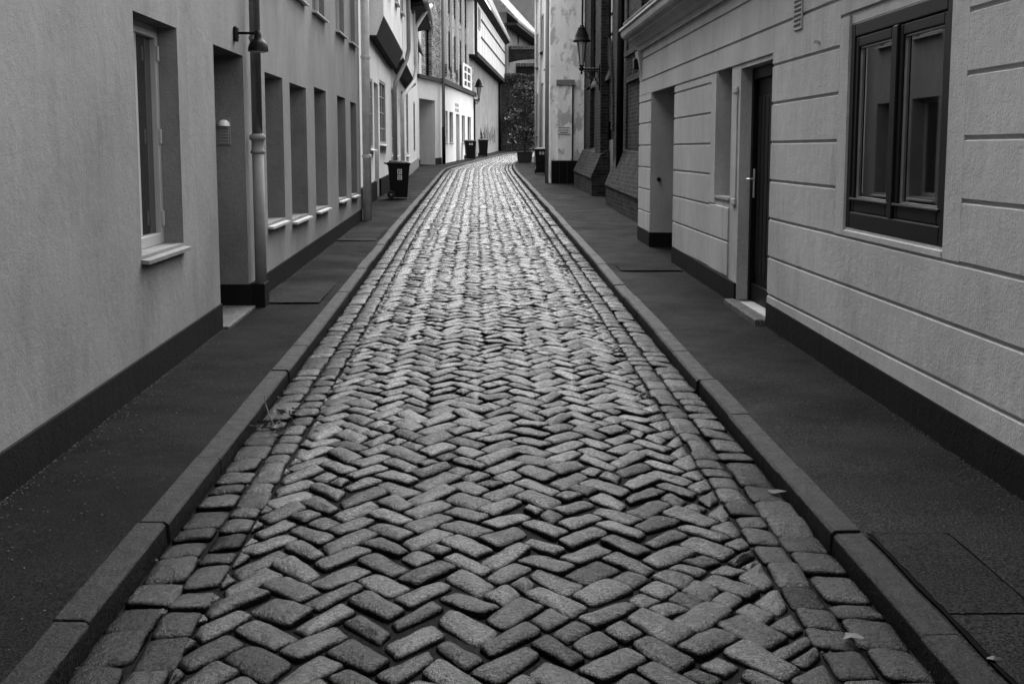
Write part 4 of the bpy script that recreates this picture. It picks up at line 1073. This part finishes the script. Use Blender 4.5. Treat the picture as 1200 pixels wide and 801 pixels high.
mb.build('tub', M['wood'], tp, bevel=.015)
rm = MB(); rm.box(x-.42, x+.42, y-.42, y-.32, z+.462, z+.52); rm.box(x-.42, x+.42, y+.32, y+.42, z+.462, z+.52); rm.box(x-.42, x-.32, y-.319, y+.319, z+.462, z+.52); rm.box(x+.32, x+.42, y-.319, y+.319, z+.462, z+.52)
rm.build('rim', M['wood'], tp, bevel=.008); MB().box(x-.319, x+.319, y-.319, y+.319, z+.463, z+.49).build('soil', M['bark'], tp)
tt = thing('potted_tree', 'bushy dark small tree growing out of the planter tub', 'tree', (x, y, z+.49))
tr = MB(); random.seed(21)
tr.tube([(x,y,z+.48), (x+.03,y,z+1.2), (x-.02,y+.02,z+2.2), (x+.03,y,z+3.6)], [.06,.05,.04,.015], 8)
clumps = []
for k in range(34):
    hh = random.uniform(.75, 4.05); a = random.random()*6.28; rr_ = (1.05-.62*abs(hh-1.7)/2.4)*random.uniform(.35, 1.)*.82
    e = (x+.02+rr_*math.cos(a), y+rr_*math.sin(a), z+hh); clumps.append((e, random.uniform(.16, .32)))
    tr.tube([(x, y, z+max(.6, hh-.35)), ((x+e[0])/2, (y+e[1])/2, z+hh-.1), e], [.022,.015,.006], 5)
tr.build('trunk', M['bark'], tt, smooth=True)
cr = MB()
for e, r in clumps: leaves(cr, lambda: (e[0]+random.gauss(0,r*.62), e[1]+random.gauss(0,r*.62), e[2]+random.gauss(0,r*.45)), 62, .155)
cr.build('crown', M['leaf'], tt)
# ivy on the end wall
random.seed(31)
ti = tag(thing('ivy', 'ivy spreading over the dark wall at the end of the street', 'ivy', (4, 109, pav(109))))
iv = MB(); st_ = MB()
for k in range(16):
    u = random.uniform(.6, 6.2); pts = [f4.p(u+random.gauss(0,.15)*j, .05, pav(109)+(wtop-pav(109))*j/6) for j in range(7)]; st_.tube(pts, .025, 5)
st_.build('stem', M['bark'], ti)
cnt = 0
while cnt < 6500:
    u = random.uniform(.2, 6.8); zz = random.uniform(pav(109)+.5, wtop+.45); q = noise.noise(Vector((u*.8, zz*.6, 2.)))
    if q+.35*(u-2.2)/3-.02 < random.uniform(-.25, .25) and zz < wtop-.3: continue
    p = f4.p(u, random.uniform(.03, .35), zz); leaves(iv, lambda: p, 1, .17); cnt += 1
iv.build('foliage', M['ivy'], ti)
# slim conifer by the far bins
random.seed(41)
tk = thing('slim_conifer', 'slim dark conifer rising behind the far bins', 'shrub', (.12, 87., pav(87)))
kk = MB(); kk.tube([(.12,87,pav(87)), (.12,87,pav(87)+1.7)], [.03,.01], 6); kk.build('trunk', M['bark'], tk)
kf = MB()
leaves(kf, lambda: (lambda h, a: (.12+.24*math.sin(math.pi*min(1,h/2.05+.12))*math.cos(a)*random.uniform(.5,1), 87+.24*math.sin(math.pi*min(1,h/2.05+.12))*math.sin(a), pav(87)+h))(random.uniform(.15,2.0), random.random()*6.28), 900, .09)
kf.build('foliage', M['ivy'], tk)

# ------------------------------------------------------------------ litter on the road and pavements
random.seed(51)
tx_, ty_ = G(318, 512)
tw_ = thing('fallen_twig', 'dead twig with a few curled leaves lying in the left gutter', 'twig', (tx_, ty_, crown(tx_, ty_)))
zz = crown(tx_, ty_)+.018
tg_ = MB(); tg_.tube([(tx_+.03,ty_-.03,zz), (tx_-.01,ty_+.02,zz+.05), (tx_-.04,ty_+.10,zz+.10), (tx_-.055,ty_+.14,zz+.15)], [.005,.004,.004,.002], 5)
tg_.tube([(tx_+.03,ty_-.03,zz), (tx_-.05,ty_-.05,zz+.01), (tx_-.12,ty_-.04,zz+.02)], [.004,.003,.002], 5)
tg_.tube([(tx_+.10,ty_+.35,zz), (tx_+.06,ty_+.22,zz+.03), (tx_+.02,ty_+.12,zz+.02)], [.004,.003,.002], 5)
tg_.build('stem', M['dry'], tw_)
lf = MB(); leaves(lf, lambda: (tx_+random.gauss(.03,.05), ty_+random.gauss(-.01,.06), zz+abs(random.gauss(.005,.012))), 14, .05, .2)
leaves(lf, lambda: (tx_+random.gauss(.06,.04), ty_+random.gauss(.38,.08), zz+abs(random.gauss(.005,.012))), 14, .05, .2)
lf.build('dry_leaves', M['dry'], tw_)
def scrap(px, py, size, label, pave=False, mat='paper', name='paper_scrap', cat='litter'):
    x, y = G(px, py, .1 if pave else .02); z = pav(y)+.008 if pave else crown(x, y)+.021
    mb = MB(); n = 7; pts = []; fl_ = .2 if 'smear' in name else 1.
    for k in range(n):
        a = 2*math.pi*k/n+random.uniform(-.3,.3); r = size*random.uniform(.5, 1.); pts.append((x+r*math.cos(a), y+r*.7*math.sin(a), z+random.uniform(0,.01)*fl_-(.006 if fl_ < 1 else 0)))
    i = len(mb.v); mb.v += pts+[(x, y, z+.013*fl_-(.004 if fl_ < 1 else 0))]
    for k in range(n): mb.f.append((i+k, i+(k+1) % n, i+n))
    o = mb.build(name, M[mat], None, base=(x, y, z)); tag(o, label, cat); return o
scrap(1000, 763, .055, 'flat pale paper scrap on the right gutter stones near the bottom edge')
scrap(789, 577, .035, 'small crumpled paper scrap on the setts right of centre')
scrap(911, 585, .05, 'curled dry leaf against the right kerb', mat='dry', name='dry_leaf', cat='leaf')
scrap(1165, 774, .035, 'small pale scrap on the right pavement patch', True)
scrap(191, 733, .03, 'tiny pale paper scrap in the left gutter joint')
gm = MB()
def pebble(x, y, z, r):
    i = len(gm.v)
    for k in range(5): a = 1.2566*k+random.random(); gm.v.append((x+r*math.cos(a)*random.uniform(.6,1), y+r*math.sin(a)*random.uniform(.6,1), z))
    gm.v.append((x, y, z+r*.7))
    for k in range(5): gm.f.append((i+k, i+(k+1) % 5, i+5))
for _ in range(5200):
    y = 3+18*random.random()**1.6
    if random.random() < .5: x = -2.02+.62*random.random()**5
    else: x = 2.31-.75*random.random()**6
    pebble(x, y, pav(y)+.002, random.choice((.003, .004, .005, .007)))
for _ in range(450):
    y = 3+14*random.random()**1.5; x = random.choice((random.uniform(-1.26, -.95), random.uniform(1.0, 1.39), random.uniform(-1.2, 1.3))); pebble(x, y, crown(x, y)-.012, random.choice((.006, .008, .011)))
tag(gm.build('grit', M['grit'], None), 'loose pale grit along the walls and gutters', 'grit', kind='stuff')

# ------------------------------------------------------------------ camera, sky, sun
cam = bpy.data.cameras.new('camera'); co = bpy.data.objects.new('camera', cam); SC.collection.objects.link(co)
co.location = (0, 0, H); cam.sensor_width = 36; cam.lens = F/1200*36; cam.clip_end = 2000
co.rotation_euler = Vector(ray(CX, CY)).to_track_quat('-Z', 'Y').to_euler(); SC.camera = co
wd = bpy.data.worlds.new('World'); SC.world = wd; wd.use_nodes = True; nt = wd.node_tree
sky = nt.nodes.new('ShaderNodeTexSky'); sky.sky_type = 'NISHITA'; sky.sun_disc = False
EL, AZ = math.radians(55), math.radians(8)
sky.sun_elevation = EL; sky.sun_rotation = AZ; sky.dust_density = 5; sky.air_density = 1.5
bw = nt.nodes.new('ShaderNodeRGBToBW'); nt.links.new(sky.outputs[0], bw.inputs[0])
bg = nt.nodes['Background']; nt.links.new(bw.outputs[0], bg.inputs['Color']); bg.inputs['Strength'].default_value = .75
sun = bpy.data.lights.new('sun', 'SUN'); sun.energy = .8; sun.angle = math.radians(50); sun.color = (1, 1, 1)
so = bpy.data.objects.new('sun', sun); SC.collection.objects.link(so); so.location = (0, 30, 40)
dv = Vector((math.sin(AZ)*math.cos(EL), math.cos(AZ)*math.cos(EL), math.sin(EL)))
so.rotation_euler = (-dv).to_track_quat('-Z', 'Y').to_euler()
SC.view_settings.view_transform = 'Standard'; SC.view_settings.look = 'None'; SC.view_settings.exposure = 0; SC.view_settings.gamma = 1
for o in C.objects:
    if '_b' in o: del o['_b']
